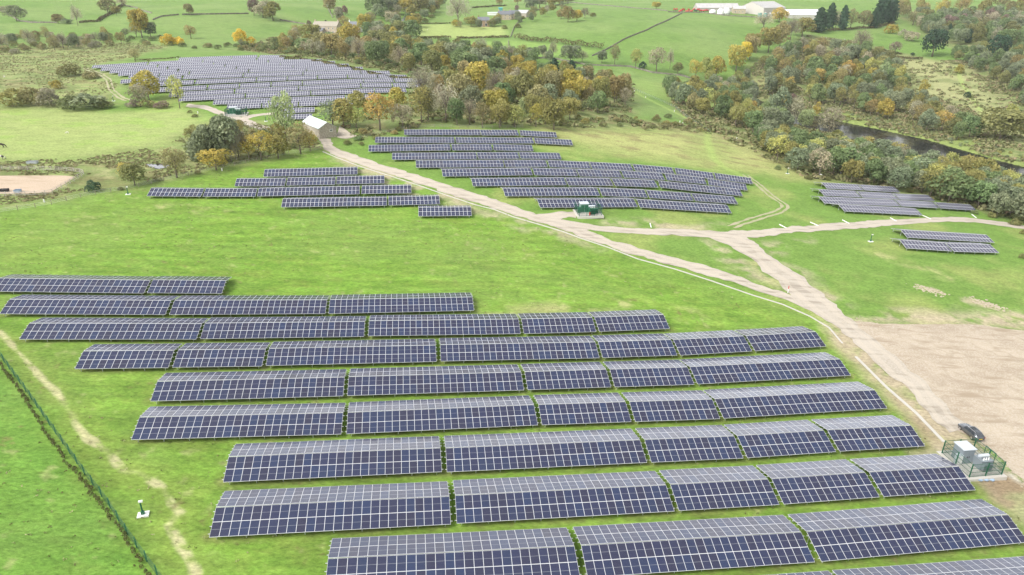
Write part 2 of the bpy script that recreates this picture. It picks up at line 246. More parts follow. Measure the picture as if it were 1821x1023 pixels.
TABLES = [
('near',1,[(-20,518.3,257.3,521.9,26),(260,521.2,394.2,522.3,13)]),
('near',2,[(-1,558.5,293.6,559.9,26),(301.1,559.9,578.2,558.2,26),(584.4,558.2,842.9,552.4,26)]),
('near',3,[(34.2,603.7,349,603.7,26),(355.8,603,647.2,598.9,26),(654.7,597.9,926,593.8,26),(931.9,593.8,1060.9,590.4,13),(1065.3,590,1190.9,584.9,13)]),
('near',4,[(132.8,656.4,301.1,654.3,13),(304.5,653.7,466.4,651.6,13),(472.2,650.6,776.2,643.4,26),(784,642.7,1066,636.9,26),(1072,636.6,1205.6,632.1,13),(1209,632.2,1339.1,624.7,13),(1341.7,624.5,1469.1,616.1,13)]),
('near',5,[(267.6,713.9,610.8,704.6,26),(617.1,704,932.6,694,26),(938,693.7,1087.6,688.6,13),(1092.7,688.6,1235.6,684,13),(1239.9,683.5,1513.1,668,26)]),
('near',6,[(233.2,782.4,606.7,772.5,26),(616.2,772.1,957.9,756.2,26),(962.5,756.2,1123.8,750.3,13),(1128.7,750.3,1281.4,745.1,13),(1286.3,744.4,1577.8,726.4,26)]),
('near',7,[(396.7,858,785.7,839.5,26),(794.8,839.9,1150.5,823,26),(1158.6,822.7,1324.3,815.1,13),(1327.1,814.7,1486.9,803.8,13),(1493.3,803.1,1645.4,793.6,13)]),
('near',8,[(371.8,956,801.8,932.7,26),(812.4,931.3,1199.5,909.5,26),(1207.5,908.7,1387,897.8,13),(1393,897.1,1565.5,884.1,13),(1570.7,883.7,1735.1,871.8,13)]),
('near',9,[(577,1055,1032,1028.5,26),(1045,1027.5,1449.3,999.9,26),(1460.9,999.2,1829.4,964.7,26)]),
('midleft',1,[(468.5,314.5,635.7,310,26)]),
('midleft',2,[(416.9,331.5,506,330.7,13),(509.1,330,595.8,328.5,13),(598,327.8,683.5,326,13)]),
('midleft',3,[(260.9,348.8,357.9,349.7,13),(359.7,349.7,454.2,349.7,13),(456.7,349.3,639.5,345.3,26),(642.5,345,731.5,343.5,13)]),
('midleft',4,[(500,368.7,687.8,365.6,26),(691.1,365.4,782.6,363.1,13)]),
('midleft',5,[(744.2,384.7,839,383.9,13)]),
('mid',1,[(718.8,240.3,854.8,240.3,26),(856.8,240.8,923.7,240.8,13),(925.2,241.1,990.8,244.7,13)]),
('mid',2,[(666.7,254.3,808,254.3,26),(811.6,254.3,949.9,255.1,26),(951.7,255.1,1019,258.6,13)]),
('mid',3,[(655.3,269.6,802.2,267.5,26),(803.4,267.5,876.1,267.5,13),(877.6,267.5,948.6,269,13)]),
('mid',4,[(697.2,284.3,848.7,282.8,26),(850.2,282.8,924.2,282.3,13),(925.7,282,998.7,283.5,13)]),
('mid',5,[(739.9,298.3,896.7,297,26),(898.8,297,974.8,296.8,13),(976.6,297,1050.8,300,13),(1053.3,300,1126.5,303.6,13),(1129.6,303.6,1199.7,309.5,13),(1202.8,309.5,1270.4,318.4,13),(1273.2,318.4,1338.7,327.5,13)]),
('mid',6,[(787.4,314,947.3,311.5,26),(950.7,311.7,1028.2,313.3,13),(1030.7,313.5,1107,315.8,13),(1110,315.8,1182.9,320.4,13),(1186.2,320.4,1256.9,328,13),(1260.5,328.8,1329.3,338.9,13)]),
('mid',7,[(841,331.3,1007.8,329.3,26),(1010.9,329.8,1090.9,330.6,13),(1094.3,330.8,1170.5,333.6,13),(1174.3,333.6,1320.9,349.1,26)]),
('mid',8,[(898.3,349.1,1067,348.1,26),(1071,348.3,1151.9,351.4,13),(1155,351.9,1233.3,357.2,13),(1236.3,357.5,1312.5,363.1,13)]),
('mid',9,[(960.6,369.4,1134.1,368.2,26),(1138,368.9,1301.1,379.1,26)]),
('right',1,[(1471,335.3,1536.6,338.7,13),(1537.8,338.7,1601.1,342.5,13)]),
('right',2,[(1466,348,1532.7,351,13),(1534.4,351.4,1598.2,354.8,13),(1600,355,1662.7,357.4,13)]),
('right',3,[(1466.8,361.8,1601.7,367,26),(1603.7,367,1671.3,370.4,13),(1673.5,370.7,1737.5,374.8,13)]),
('right',4,[(1501.9,376,1641,383,26)]),
('lowright',1,[(1613.6,422.6,1768.8,431.8,26)]),
('lowright',2,[(1611.7,441.7,1694.4,447.2,13),(1696.1,447.7,1777.2,450,13)]),
('far',1,[(316.5,107.5,410.7,104,26),(411.3,104,458.3,102.5,13),(459,102.5,504.5,102.7,13)]),
('far',2,[(162.7,121.8,261.4,115.4,26),(262.2,115.4,359.5,111,26),(360.3,111,455.4,107.3,26),(456.2,107.3,504,106.8,13)]),
('far',3,[(178,126.8,278.6,120.2,26),(279.4,120.2,378.5,115.6,26),(379.3,115.6,476.4,111.3,26),(477.2,111.3,573.5,110,26)]),
('far',4,[(194.2,130.9,296.4,124,26),(297.2,124,398.6,119.4,26),(399.4,119.4,498.2,116,26),(499,116,596.8,113.8,26)]),
('far',5,[(209.7,135.7,262.1,131.5,13),(262.7,131.5,315.2,128,13),(316,128,418.9,124,26),(419.7,124,520.7,120.9,26),(521.5,120.9,621.6,119,26)]),
('far',6,[(227.8,139.3,281.7,136.5,13),(282.5,136.5,335.2,133.4,13),(336,133.4,440.8,129,26),(441.6,129,544.6,126.3,26),(545.4,126.3,646.2,125,26)]),
('far',7,[(213.5,149,323,141.3,26),(323.8,141.2,430.8,137.4,26),(431.8,137.3,538.1,133.8,26),(539.1,133.8,642,131.5,26),(643,131.5,694.2,132.3,13)]),
('far',8,[(233.2,155.4,344.6,149.8,26),(345.6,149.8,454.6,145.4,26),(455.8,145.3,509.9,143.2,13),(510.9,143.2,564.1,140.9,13),(565.1,140.8,618.1,139,13),(619.1,139,671.5,138.7,13),(672.5,138.7,724.8,139.8,13)]),
('far',9,[(254,165.3,367.4,159.3,26),(368.4,159.3,424.4,156.8,13),(425.4,156.8,481,154.2,13),(482,154.2,537.2,151.6,13),(538.2,151.6,646.7,147.3,26),(647.8,147.2,701.4,146,13),(702.4,146,754,147,13)]),
('far',10,[(300,172.6,415.9,166.4,26),(417,166.3,530.2,161.2,26),(531.2,161.2,642,155.9,26),(643,155.8,698,154.8,13),(699,154.8,751,155.6,13)]),
('far',11,[(317.7,180.3,435.2,174.5,26),(436.2,174.5,552.1,169.4,26),(553.1,169.4,666,165,26),(667,165,723.3,163.7,13)]),
('far',12,[(378.3,186.2,497,182,26),(498,182,614.5,177.7,26),(615.5,177.7,672,176,13)]),
('far',13,[(403,194.2,464.2,191.7,13),(465.5,191.7,529.5,189,13),(531.4,188.9,649,184.5,26)]),
('far',14,[(497.2,201.5,559.3,199.3,13)]),
('far',15,[(490.5,213,554.5,211.3,13)]),
]
# ------------------------------------------------------------------ ground cover
def W(px): return [tuple(p[:2]) for p in hits(px)]
road_a_lo = [(566,246),(572,256),(575,267),(598,277),(643,294),(694,310),(745,327),(796,345),(847,362),(880,370),(913,383),(960,397),(1000,409)]
road_a_hi = [(588,247),(590,256),(600,264),(623,273),(669,289),(720,305),(770,320),(821,337),(872,353),(905,364),(945,379),(975,386),(1040,400)]
road_b_lo = [(1000,409),(1032,421),(1083,438),(1134,457),(1200,473),(1268,492),(1337,514),(1392,531),(1419,543),(1470,566)]
road_b_hi = [(1040,400),(1044,411),(1078,424),(1134,441),(1200,459),(1244,470),(1303,487),(1364,511),(1405,524),(1450,540)]
road_c_hi = [(1000,391),(1058,402),(1154,407),(1236,409),(1297,412),(1340,410),(1402,404),(1496,397),(1568,392),(1645,388),(1711,386),(1760,392),(1821,401),(1900,414)]
road_c_lo = [(1028,406),(1070,414),(1140,417),(1205,419),(1261,424),(1330,423),(1416,414),(1521,407),(1584,401),(1678,395),(1733,395),(1788,403),(1821,408),(1900,423)]
road_d_lo = [(1256,421),(1285,431),(1312,445),(1335,460),(1350,477),(1380,500),(1405,525),(1419,541),(1494,587),(1542,634),(1611,686),(1645,728),(1690,770)]
road_d_hi = [(1325,420),(1343,430),(1364,454),(1378,463),(1400,474),(1415,487),(1440,504),(1462,522),(1484,540),(1519,573),(1600,640),(1665,700),(1720,760)]
yard_px = [(1519,573),(1600,577),(1700,576),(1780,582),(1821,589),(1960,600),(2050,900),(1900,915),(1821,860),(1800,838),(1770,806),(1743,784),(1690,770),(1645,728),(1611,686),(1542,634)]
arena_px = [(-60,310),(0,312),(127,312),(136,315),(90,343),(50,345.5),(0,346),(-60,347)]
PX = dict(
 meadow=[(-60,382),(80,368),(155,350),(225,340),(300,320),(380,303),(450,288),(520,274),(570,268),(600,278),(700,313),(850,366),(1000,412),(1130,463),(1330,527),(1440,565),(1500,615),(1600,715),(1680,800),(1750,870),(1900,980),(1950,1100),(-300,1200),(-300,700),(-60,380)],
 pale1=[(-60,192),(60,190),(200,200),(330,192),(370,212),(360,230),(300,258),(200,275),(110,283),(-60,290)],
 scrub1=[(-60,290),(110,283),(200,275),(300,258),(345,225),(420,215),(560,235),(570,262),(450,284),(300,314),(225,333),(150,346),(-60,374)],
 rough1=[(-60,100),(60,82),(230,76),(300,82),(240,100),(160,118),(210,150),(200,185),(90,190),(-60,192)],
 scrub2=[(480,68),(560,60),(700,75),(860,95),(900,108),(1000,125),(1130,150),(1120,215),(1250,225),(1260,238),(1000,228),(760,222),(690,240),(640,250),(612,240),(600,215),(660,190),(755,160),(730,138),(640,118),(560,104),(500,98),(420,88)],
 grassr=[(1120,140),(1190,150),(1300,165),(1360,190),(1340,210),(1250,200),(1180,175),(1120,165)],
 dry1=[(980,228),(1100,232),(1240,234),(1255,280),(1270,300),(1180,285),(1060,270),(990,250)],
 dry2=[(1265,235),(1360,260),(1400,300),(1450,320),(1400,318),(1330,300),(1275,292)],
 wood_r=[(1180,150),(1260,140),(1340,115),(1440,62),(1520,75),(1600,95),(1650,110),(1821,100),(1950,110),(1950,400),(1821,395),(1740,372),(1560,330),(1440,318),(1370,285),(1250,235),(1200,190)],
 tan_r=[(1600,96),(1650,105),(1720,118),(1760,160),(1790,215),(1821,235),(1900,260),(1821,262),(1740,205),(1700,180),(1640,170),(1600,130)],
 bank_r=[(1420,185),(1500,200),(1600,222),(1700,240),(1821,280),(1821,297),(1705,265),(1568,231),(1440,203)],
 wood_ur=[(1600,30),(1700,22),(1821,20),(1950,20),(1950,105),(1821,98),(1720,92),(1650,70),(1640,50)],
 light1=[(735,44),(800,43),(900,48),(900,66),(802,68),(740,69)],
 light2=[(700,74),(900,72),(1000,80),(1060,92),(1000,103),(860,95),(760,86)],
 dirt_c=[(1392,470),(1420,484),(1450,505),(1494,531),(1490,545),(1440,520),(1405,490)],
 dirt_d=[(1500,572),(1560,560),(1700,560),(1821,556),(1900,560),(1900,600),(1780,588),(1600,582),(1519,576)],
 verge=[(1482,590),(1500,600),(1542,636),(1611,690),(1655,742),(1700,778),(1745,800),(1740,830),(1668,808),(1606,738),(1548,682),(1508,640),(1480,612)],
 soil1=[(1628,718),(1650,725),(1690,765),(1700,782),(1668,776),(1640,748)],
 soil2=[(1745,850),(1790,842),(1840,858),(1900,880),(1900,960),(1821,925),(1780,895),(1740,868)],
 pale_ln=[(1748,795),(1770,806),(1800,838),(1850,870),(1850,878),(1790,846),(1755,808)],
 dirt_e=[(1255,424),(1310,446),(1345,478),(1398,520),(1350,500),(1300,468),(1262,440)],
 dirt_f=[(880,372),(940,392),(1000,412),(1060,437),(1000,425),(930,405),(860,378)],
 dirt_g=[(578,262),(650,295),(760,332),(860,372),(820,372),(700,330),(600,288)],
 dirt_h=[(1340,432),(1400,432),(1450,425),(1400,440),(1365,452)],
 apron=[(1640,786),(1700,788),(1800,838),(1821,860),(1900,900),(1900,985),(1840,950),(1790,908),(1752,878),(1738,856),(1690,818)],
 rub1=[(1628,508),(1652,513),(1678,524),(1650,520)], rub2=[(1730,532),(1755,538),(1782,550),(1750,546)],
 dirt_i=[(1075,394),(1140,392),(1240,400),(1300,404),(1240,408),(1150,405),(1090,402)],
)
straw = [[(0,590),(31,624),(68,665),(96,693),(109,710)],[(120,727),(130,739)],[(133,751),(154,778),(194,806),(221,840)],[(245,840),(289,867),(306,897),(320,911)],[(300,935),(323,972),(350,1020)]]
straw_w = [1.0,.5,1.3,1.3,1.5]
dry_ln = [[(1560,452),(1600,465),(1650,480),(1700,500)],[(1350,470),(1420,530),(1500,590)],[(280,368),(330,372),(400,380)],[(880,560),(980,548),(1110,540),(1230,560)]]
path_ln = [[(1258,236),(1259,255),(1268,280),(1285,296),(1330,318)],[(1700,118),(1712,150),(1735,185),(1750,205)],[(1120,160),(1180,190),(1230,215),(1258,236)]]
WP = {k: W(v) for k, v in PX.items()}
STRAW = [W(s) for s in straw]; DRYL = [W(s) for s in dry_ln]; PATHL = [W(s) for s in path_ln]

ang = list(np.radians(np.arange(-52, 52.01, .15))) + list(np.radians(np.arange(54, 307, 4.0)))
rad_ = [0.5, 6, 14, 22, 30, 37] + list(42*np.exp(np.arange(0, math.log(3600/42), .0056)))
ang = np.array(ang); rad_ = np.array(rad_)
AA, RR = np.meshgrid(ang, rad_)
GXX = RR*np.sin(AA); GYY = RR*np.cos(AA)
# leave out detail shape: gentle lumps everywhere
GZZ = hh(GXX, GYY)
x = GXX.ravel(); y = GYY.ravel()
n_big = fbm(x, y, 60, 1); n_mid = fbm(x, y, 14, 5); n_sm = fbm(x, y, 3.2, 9, 3); n_st = fbm(x+.3*y, y*2.2, 9, 21, 4)
wx = x+(fbm(x, y, 9, 31)-.5)*9; wy = y+(fbm(x, y, 9, 41)-.5)*9
def mixc(a, b, t): return a*(1-t[:, None])+np.asarray(b)[None]*t[:, None]
def st(v, a, b): return np.clip((v-a)/(b-a), 0, 1)
C_lush, C_deep, C_yel, C_pale = (.168,.300,.043), (.098,.205,.028), (.240,.300,.068), (.33,.39,.14)
C_olive, C_brown, C_tan, C_dirt, C_straw, C_soil, C_far = (.15,.19,.065), (.21,.165,.085), (.40,.36,.18), (.47,.39,.28), (.60,.53,.35), (.27,.20,.125), (.158,.262,.060)
cov = np.tile(np.array(C_far), (x.size, 1))
cov = mixc(cov, (.215,.30,.095), st(n_big, .4, .65)*.7)
cov = mixc(cov, (.115,.20,.05), st(n_mid, .55, .75)*.5)
near_zone = (y < 330)
cov = mixc(cov, (.16,.27,.055), (st(330-y, 0, 40)))
cov = mixc(cov, (.33,.36,.12), st(n_mid, .5, .7)*st(330-y, 0, 40)*.55)
mk = soft(wx, wy, WP['meadow'], 6)
n_fn = fbm(x+.2*y, y*1.7, 2.0, 51, 4); cm = mixc(mixc(np.tile(np.array(C_lush), (x.size, 1)), C_deep, np.clip(st(n_mid, .5, .8)*.2+st(n_fn, .5, .75)*.32, 0, 1)), C_yel, np.clip(st(n_st, .55, .8)*.3+st(n_fn, .5, .25)*.35, 0, 1))
n_br = fbm(x*.22+y*.06, y*1.9-x*.12, 1.7, 57, 4); cm = cm*(1+(n_br-.5)*.75)[:, None]; cm = mixc(cm, (.195,.265,.075), st(n_big, .45, .7)*.4+st(n_st, .5, .35)*.2)
cov = cov*(1-mk[:, None])+cm*mk[:, None]
def over(name, col, t=1.0, wdt=5, warp=True, nz=None):
    global cov
    m_ = soft(wx if warp else x, wy if warp else y, WP[name], wdt)*t
    if nz is not None: m_ = m_*nz
    cov = mixc(cov, col, m_)
over('pale1', C_pale, .85, 5); over('pale1', (.27,.40,.09), .7, 5, nz=st(n_st, .55, .7))
for z in ('scrub1', 'rough1', 'scrub2', 'wood_r', 'wood_ur'):
    over(z, (.25,.30,.11) if z in ('scrub1', 'rough1') else (.175,.215,.08), .85, 6); over(z, C_olive, .7, 8, nz=st(n_mid, .38, .55)); over(z, C_brown, .5, 8, nz=st(n_st, .54, .66)); over(z, (.36,.35,.17), .6, 8, nz=st(n_sm, .5, .7))
over('grassr', (.26,.36,.10), .7, 8)
for z in ('dry1', 'dry2'): over(z, (.40,.41,.16), .85, 10); over(z, C_brown, .6, 8, nz=st(n_st, .53, .66))
over('tan_r', (.34,.35,.16), 1, 8); over('tan_r', C_olive, .6, 8, nz=st(n_mid, .5, .62))
over('bank_r', (.24,.30,.09), .9, 5); over('light1', (.36,.43,.15), .8, 4, False); over('light2', (.24,.38,.09), .6, 4, False)
for z in ('dirt_c', 'dirt_d', 'dirt_e', 'dirt_f', 'dirt_g', 'dirt_h', 'dirt_i'): over(z, C_dirt, .9, 3.0, nz=st(n_sm+.4*n_mid, .52, .74))
over('verge', (.43,.36,.23), .95, 1.5, False, nz=.65+.35*st(n_sm, .4, .6)); over('apron', (.43,.36,.25), .95, 1.6, nz=.6+.4*st(n_sm, .35, .6)); over('soil1', C_soil, .85, 2.5, nz=st(n_sm, .3, .55)); over('soil2', C_soil, .9, 3, nz=st(n_sm, .25, .5)); over('pale_ln', (.6,.56,.5), .8, 1.0, nz=st(n_sm, .35, .55))
for z in ('rub1', 'rub2'): over(z, (.50,.40,.30), .9, 1.0)
for s_, wd in zip(STRAW, straw_w):
    d = dist_line(x, y, s_); m_ = st(wd*.55-d+(n_sm-.5)*.9, 0, wd*.35)*st(n_sm*.5+.6*fbm(x, y, .9, 77, 3), .38, .52); cov = mixc(cov, C_straw, m_*.9)
    cov = mixc(cov, C_yel, st(wd*2.5-d, 0, wd*2)*.3)
d = dist_line(x, y, W([p for s_ in straw for p in s_]+[(356,1040)])); cov = mixc(cov, (.42,.42,.2), st(.7-d+(n_sm-.5)*.9, 0, .6)*.38)
for s_ in DRYL: d = dist_line(x, y, s_); cov = mixc(cov, (.45,.43,.2), st(4-d, 0, 4)*st(n_sm, .45, .65)*.7)
for s_ in PATHL: d = dist_line(x, y, s_); cov = mixc(cov, (.33,.45,.12), st(2.2-d, 0, 1.5)*.55)
d = dist_line(x, y, W([(1484,585),(1498,600),(1546,642),(1612,694),(1648,738),(1705,782)])); cov = mixc(cov, (.42,.355,.24), st(3.6-d, 0, 2.2)*st(n_sm, .3, .5))
mb_ = soft(x, y, W([(-400,560),(0,650),(51,718),(128,826),(191,910),(231,970),(300,1070),(-100,1300),(-900,1300)]), 1.5); cov = mixc(cov, (.105,.255,.042), mb_*.45)
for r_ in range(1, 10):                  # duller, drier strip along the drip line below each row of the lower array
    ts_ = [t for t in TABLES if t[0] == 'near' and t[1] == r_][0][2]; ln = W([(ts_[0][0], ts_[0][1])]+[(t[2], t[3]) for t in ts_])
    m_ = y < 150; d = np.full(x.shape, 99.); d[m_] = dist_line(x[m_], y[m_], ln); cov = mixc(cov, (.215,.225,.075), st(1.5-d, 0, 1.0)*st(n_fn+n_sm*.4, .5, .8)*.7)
sp = fbm(x, y, 1.3, 91, 2)       # scattered dead tussocks on the grass
cov = mixc(cov, (.19,.15,.07), st(sp, .80, .88)*.6*st(n_mid, .45, .6)*mk)
cov = mixc(cov, (.40,.40,.18), st(fbm(x+50, y, 1.6, 95, 2), .76, .88)*.45*mk)
NR, NA = RR.shape
nV = NR*NA
co = np.stack([GXX.ravel(), GYY.ravel(), GZZ.ravel()], 1)
i0 = (np.arange(NR-1)[:, None]*NA+np.arange(NA)[None]); i1 = (np.arange(NR-1)[:, None]*NA+(np.arange(NA)[None]+1) % NA)
quads = np.stack([i0, i1, i1+NA, i0+NA], -1).reshape(-1, 4)[:, ::-1]
me = bpy.data.meshes.new('ground')
me.vertices.add(nV); me.vertices.foreach_set('co', co.ravel())
nq = len(quads); me.loops.add(nq*4); me.loops.foreach_set('vertex_index', quads.ravel().astype(np.int32))
me.polygons.add(nq); me.polygons.foreach_set('loop_start', np.arange(0, nq*4, 4, dtype=np.int32)); me.polygons.foreach_set('loop_total', np.full(nq, 4, dtype=np.int32))
me.polygons.foreach_set('use_smooth', np.ones(nq, bool)); me.update(calc_edges=True)
ca = me.color_attributes.new('cover', 'FLOAT_COLOR', 'POINT'); ca.data.foreach_set('color', np.concatenate([cov, np.ones((nV, 1))], 1).ravel())
me.materials.append(ground_mat('grassland'))
g_ = bpy.data.objects.new('ground', me); COL.objects.link(g_); tag(g_, kind='structure')
# ------------------------------------------------------------------ roads, tracks, yards as sheets just above the ground
def resample(pts, step):
    P = np.array([p[:2] for p in pts]); s_ = np.concatenate([[0], np.cumsum(np.hypot(*np.diff(P, axis=0).T))])
    return P, s_
def ribbon(name, lo, hi, m, lift=.04, step=1.2, cross=6, rag=.85, seed=3, world=False):
    A, sa = resample(lo if world else hits(lo), 1); B, sb = resample(hi if world else hits(hi), 1)
    n = max(3, int(max(sa[-1], sb[-1])/step)); t = np.linspace(0, 1, n)
    def smooth(P, s_):
        q = np.stack([np.interp(t, s_/s_[-1], P[:, k]) for k in (0, 1)], 1)
        k = max(1, int(2.5/step))
        for _ in range(2):
            q2 = q.copy()
            for i in range(1, n-1):
                a = max(0, i-k); b = min(n, i+k+1); kk = min(i-a, b-1-i); q2[i] = q[i-kk:i+kk+1].mean(0)
            q = q2
        return q
    a, b = smooth(A, sa), smooth(B, sb)
    a += ((fbm(a[:, 0], a[:, 1], 2.5, seed, 3)-.5)*2*rag)[:, None]*((a-b)/(np.linalg.norm(a-b, axis=1)[:, None]+1e-6))*1.5
    b += ((fbm(b[:, 0], b[:, 1], 2.5, seed+9, 3)-.5)*2*rag)[:, None]*((b-a)/(np.linalg.norm(a-b, axis=1)[:, None]+1e-6))*1.5
    u = np.linspace(0, 1, cross+1); P = a[:, None]*(1-u)[None, :, None]+b[:, None]*u[None, :, None]
    z = hh(P[..., 0], P[..., 1])+lift
    v = [(p[0], p[1], q) for p, q in zip(P.reshape(-1, 2), z.ravel())]
    f = [(i*(cross+1)+j, i*(cross+1)+j+1, (i+1)*(cross+1)+j+1, (i+1)*(cross+1)+j) for i in range(n-1) for j in range(cross)]
    d = bpy.data.meshes.new(name); d.from_pydata(v, [], f); d.materials.append(m); d.polygons.foreach_set('use_smooth', [True]*len(f))
    uvl = d.uv_layers.new(name='UVMap'); vi = np.empty(len(d.loops), np.int32); d.loops.foreach_get('vertex_index', vi)
    uvs = np.stack([(vi % (cross+1))/cross, (vi//(cross+1))*step], 1); uvl.data.foreach_set('uv', uvs.ravel())
    o = bpy.data.objects.new(name, d); COL.objects.link(o); tag(o, kind='structure'); return o
def gravel_mat(name, c1, c2, c3, ruts=True):
    m = bpy.data.materials.new(name); m.use_nodes = True; n = m.node_tree.nodes; l = m.node_tree.links
    b = n['Principled BSDF']; b.inputs['Roughness'].default_value = .95; b.inputs['Specular IOR Level'].default_value = .15
    ge = n.new('ShaderNodeNewGeometry'); a = n.new('ShaderNodeTexNoise'); a.inputs['Scale'].default_value = .12; a.inputs['Detail'].default_value = 6; a.inputs['Roughness'].default_value = .65
    c = n.new('ShaderNodeTexNoise'); c.inputs['Scale'].default_value = 3.6; c.inputs['Detail'].default_value = 6; c.inputs['Roughness'].default_value = .75
    mp = n.new('ShaderNodeMapping'); mp.inputs['Rotation'].default_value = (0, 0, -.75); mp.inputs['Scale'].default_value = (.35, 1.6, 1)
    e = n.new('ShaderNodeTexNoise'); e.inputs['Scale'].default_value = .45; e.inputs['Detail'].default_value = 5
    l.new(ge.outputs['Position'], a.inputs['Vector']); l.new(ge.outputs['Position'], c.inputs['Vector']); l.new(ge.outputs['Position'], mp.inputs['Vector']); l.new(mp.outputs[0], e.inputs['Vector'])
    def mr(src, lo, hi): q = n.new('ShaderNodeMapRange'); q.inputs['From Min'].default_value = lo; q.inputs['From Max'].default_value = hi; l.new(src, q.inputs['Value']); return q.outputs[0]
    def mx(fac, A, B):
        q = n.new('ShaderNodeMix'); q.data_type = 'RGBA'; l.new(fac, q.inputs['Factor'])
        for k, s_ in (('A', A), ('B', B)):
            if isinstance(s_, tuple): q.inputs[k].default_value = (*s_, 1)
            else: l.new(s_, q.inputs[k])
        return q.outputs['Result']
    r = mx(mr(a.outputs['Fac'], .38, .62), c1, c2); r = mx(mr(c.outputs['Fac'], .42, .7), r, c3); 
    k = mr(e.outputs['Fac'], .52, .68); r2 = mx(k, r, tuple(v*(.82 if ruts else .96) for v in c2))
    if name == 'crushed_stone':          # damp and scraped patches, wheel arcs barely showing
        z3 = n.new('ShaderNodeTexNoise'); z3.inputs['Scale'].default_value = .33; z3.inputs['Detail'].default_value = 8; z3.inputs['Roughness'].default_value = .7; z3.inputs['Distortion'].default_value = 1.5; l.new(ge.outputs['Position'], z3.inputs['Vector'])
        q = n.new('ShaderNodeMath'); q.operation = 'MULTIPLY'; q.inputs[1].default_value = .6; l.new(mr(z3.outputs['Fac'], .52, .66), q.inputs[0]); r2 = mx(q.outputs[0], r2, tuple(v*.88 for v in c2))
    if ruts:
        uv = n.new('ShaderNodeUVMap'); sx = n.new('ShaderNodeSeparateXYZ'); l.new(uv.outputs[0], sx.inputs[0])
        w1 = n.new('ShaderNodeMath'); w1.operation = 'PINGPONG'; w1.inputs[1].default_value = .5; l.new(sx.outputs[0], w1.inputs[0])
        q = n.new('ShaderNodeMath'); q.operation = 'COMPARE'; q.inputs[1].default_value = .24; q.inputs[2].default_value = .1; l.new(w1.outputs[0], q.inputs[0])
        h_ = n.new('ShaderNodeMath'); h_.operation = 'MULTIPLY'; h_.inputs[1].default_value = .38; l.new(q.outputs[0], h_.inputs[0])
        r2 = mx(h_.outputs[0], r2, tuple(min(.9, v*1.18) for v in c1))
    l.new(r2, b.inputs['Base Color'])
    bp = n.new('ShaderNodeBump'); bp.inputs['Strength'].default_value = .5; bp.inputs['Distance'].default_value = .1; l.new(c.outputs['Fac'], bp.inputs['Height']); l.new(bp.outputs[0], b.inputs['Normal'])
    return m
M_gravel = gravel_mat('gravel', (.475,.42,.345), (.40,.35,.285), (.56,.51,.44))
M_yard = gravel_mat('crushed_stone', (.47,.395,.300), (.365,.295,.215), (.56,.50,.42), ruts=False)
M_rut = gravel_mat('rut', (.42,.37,.25), (.31,.33,.16), (.48,.44,.33), ruts=False)
M_sand = gravel_mat('arena_sand', (.50,.39,.28), (.45,.35,.25), (.60,.50,.40), ruts=False)
ribbon('road', road_a_lo, road_a_hi, M_gravel, .045, seed=4)
ribbon('road', road_b_lo, road_b_hi, M_gravel, .05, seed=5)
ribbon('road', road_c_lo, road_c_hi, M_gravel, .055, seed=6)
ribbon('road', road_d_lo, road_d_hi, M_gravel, .06, seed=7)
ribbon('gravel_yard_ground', [(1519,573),(1542,632),(1611,684),(1645,726),(1692,768),(1743,784),(1772,806),(1800,838),(1821,860),(1900,890),(2090,905)],
       [(1521,571),(1560,576),(1600,577),(1650,577),(1700,576),(1740,578),(1780,582),(1821,589),(1900,596),(1980,604),(2080,615)], M_yard, .035, 1.2, 40, .5, 8)
ribbon('path', [(975,393),(1003,388),(1024,388)], [(950,382),(990,377),(1026,376)], M_gravel, .04, seed=3)
ribbon('path', [(598,243),(606,249),(625,247),(636,241)], [(604,224),(616,231),(622,237),(626,240)], M_gravel, .04, seed=3, rag=.2)
ribbon('path', [(480,236),(462,231),(436,222),(405,211),(385,203),(362,193),(330,190)], [(486,228),(466,223),(446,214),(424,206),(398,199),(366,187),(334,185)], M_gravel, .04, seed=13)
ribbon('path', [(436,214),(452,207),(470,205),(489,204)], [(430,208),(448,203),(470,202),(488,200)], M_gravel, .045, seed=14, rag=.2)
ribbon('road', [(641,83),(655,76),(672,70)], [(638,80),(652,73),(668,67)], mat('asphalt', (.16,.16,.16), .9), .05, seed=2, rag=.1)
ribbon('road', [(718,38),(723,31),(728,25)], [(713,38),(718,31),(724,25)], bpy.data.materials['asphalt'], .05, seed=2, rag=.1)
def offset_path(px, wdt, off):
    P = np.array(W(px)); d = np.gradient(P, axis=0); d /= np.linalg.norm(d, axis=1)[:, None]; nrm = np.stack([-d[:, 1], d[:, 0]], 1)
    return P+nrm*(off-wdt/2), P+nrm*(off+wdt/2)
for nm, px in (('track', [(1325,311),(1347,327),(1375,352),(1400,366),(1386,377),(1347,388),(1322,396),(1300,404)]), ('track', [(152,122),(178,132),(193,142),(198,160),(216,175),(229,179)])):
    for off in (-.85, .85):
        a, b = offset_path(px, .8, off); ribbon(nm, a, b, M_rut, .04, 1.0, 2, .3, 17, world=True)
ribbon('arena_ground', [(-80,313),(0,313),(64,312.5),(127,312.5),(134,315)], [(-80,346.5),(0,345.5),(30,345),(60,344.5),(90,342.5)], M_sand, .04, 1.5, 12, .15, 6)
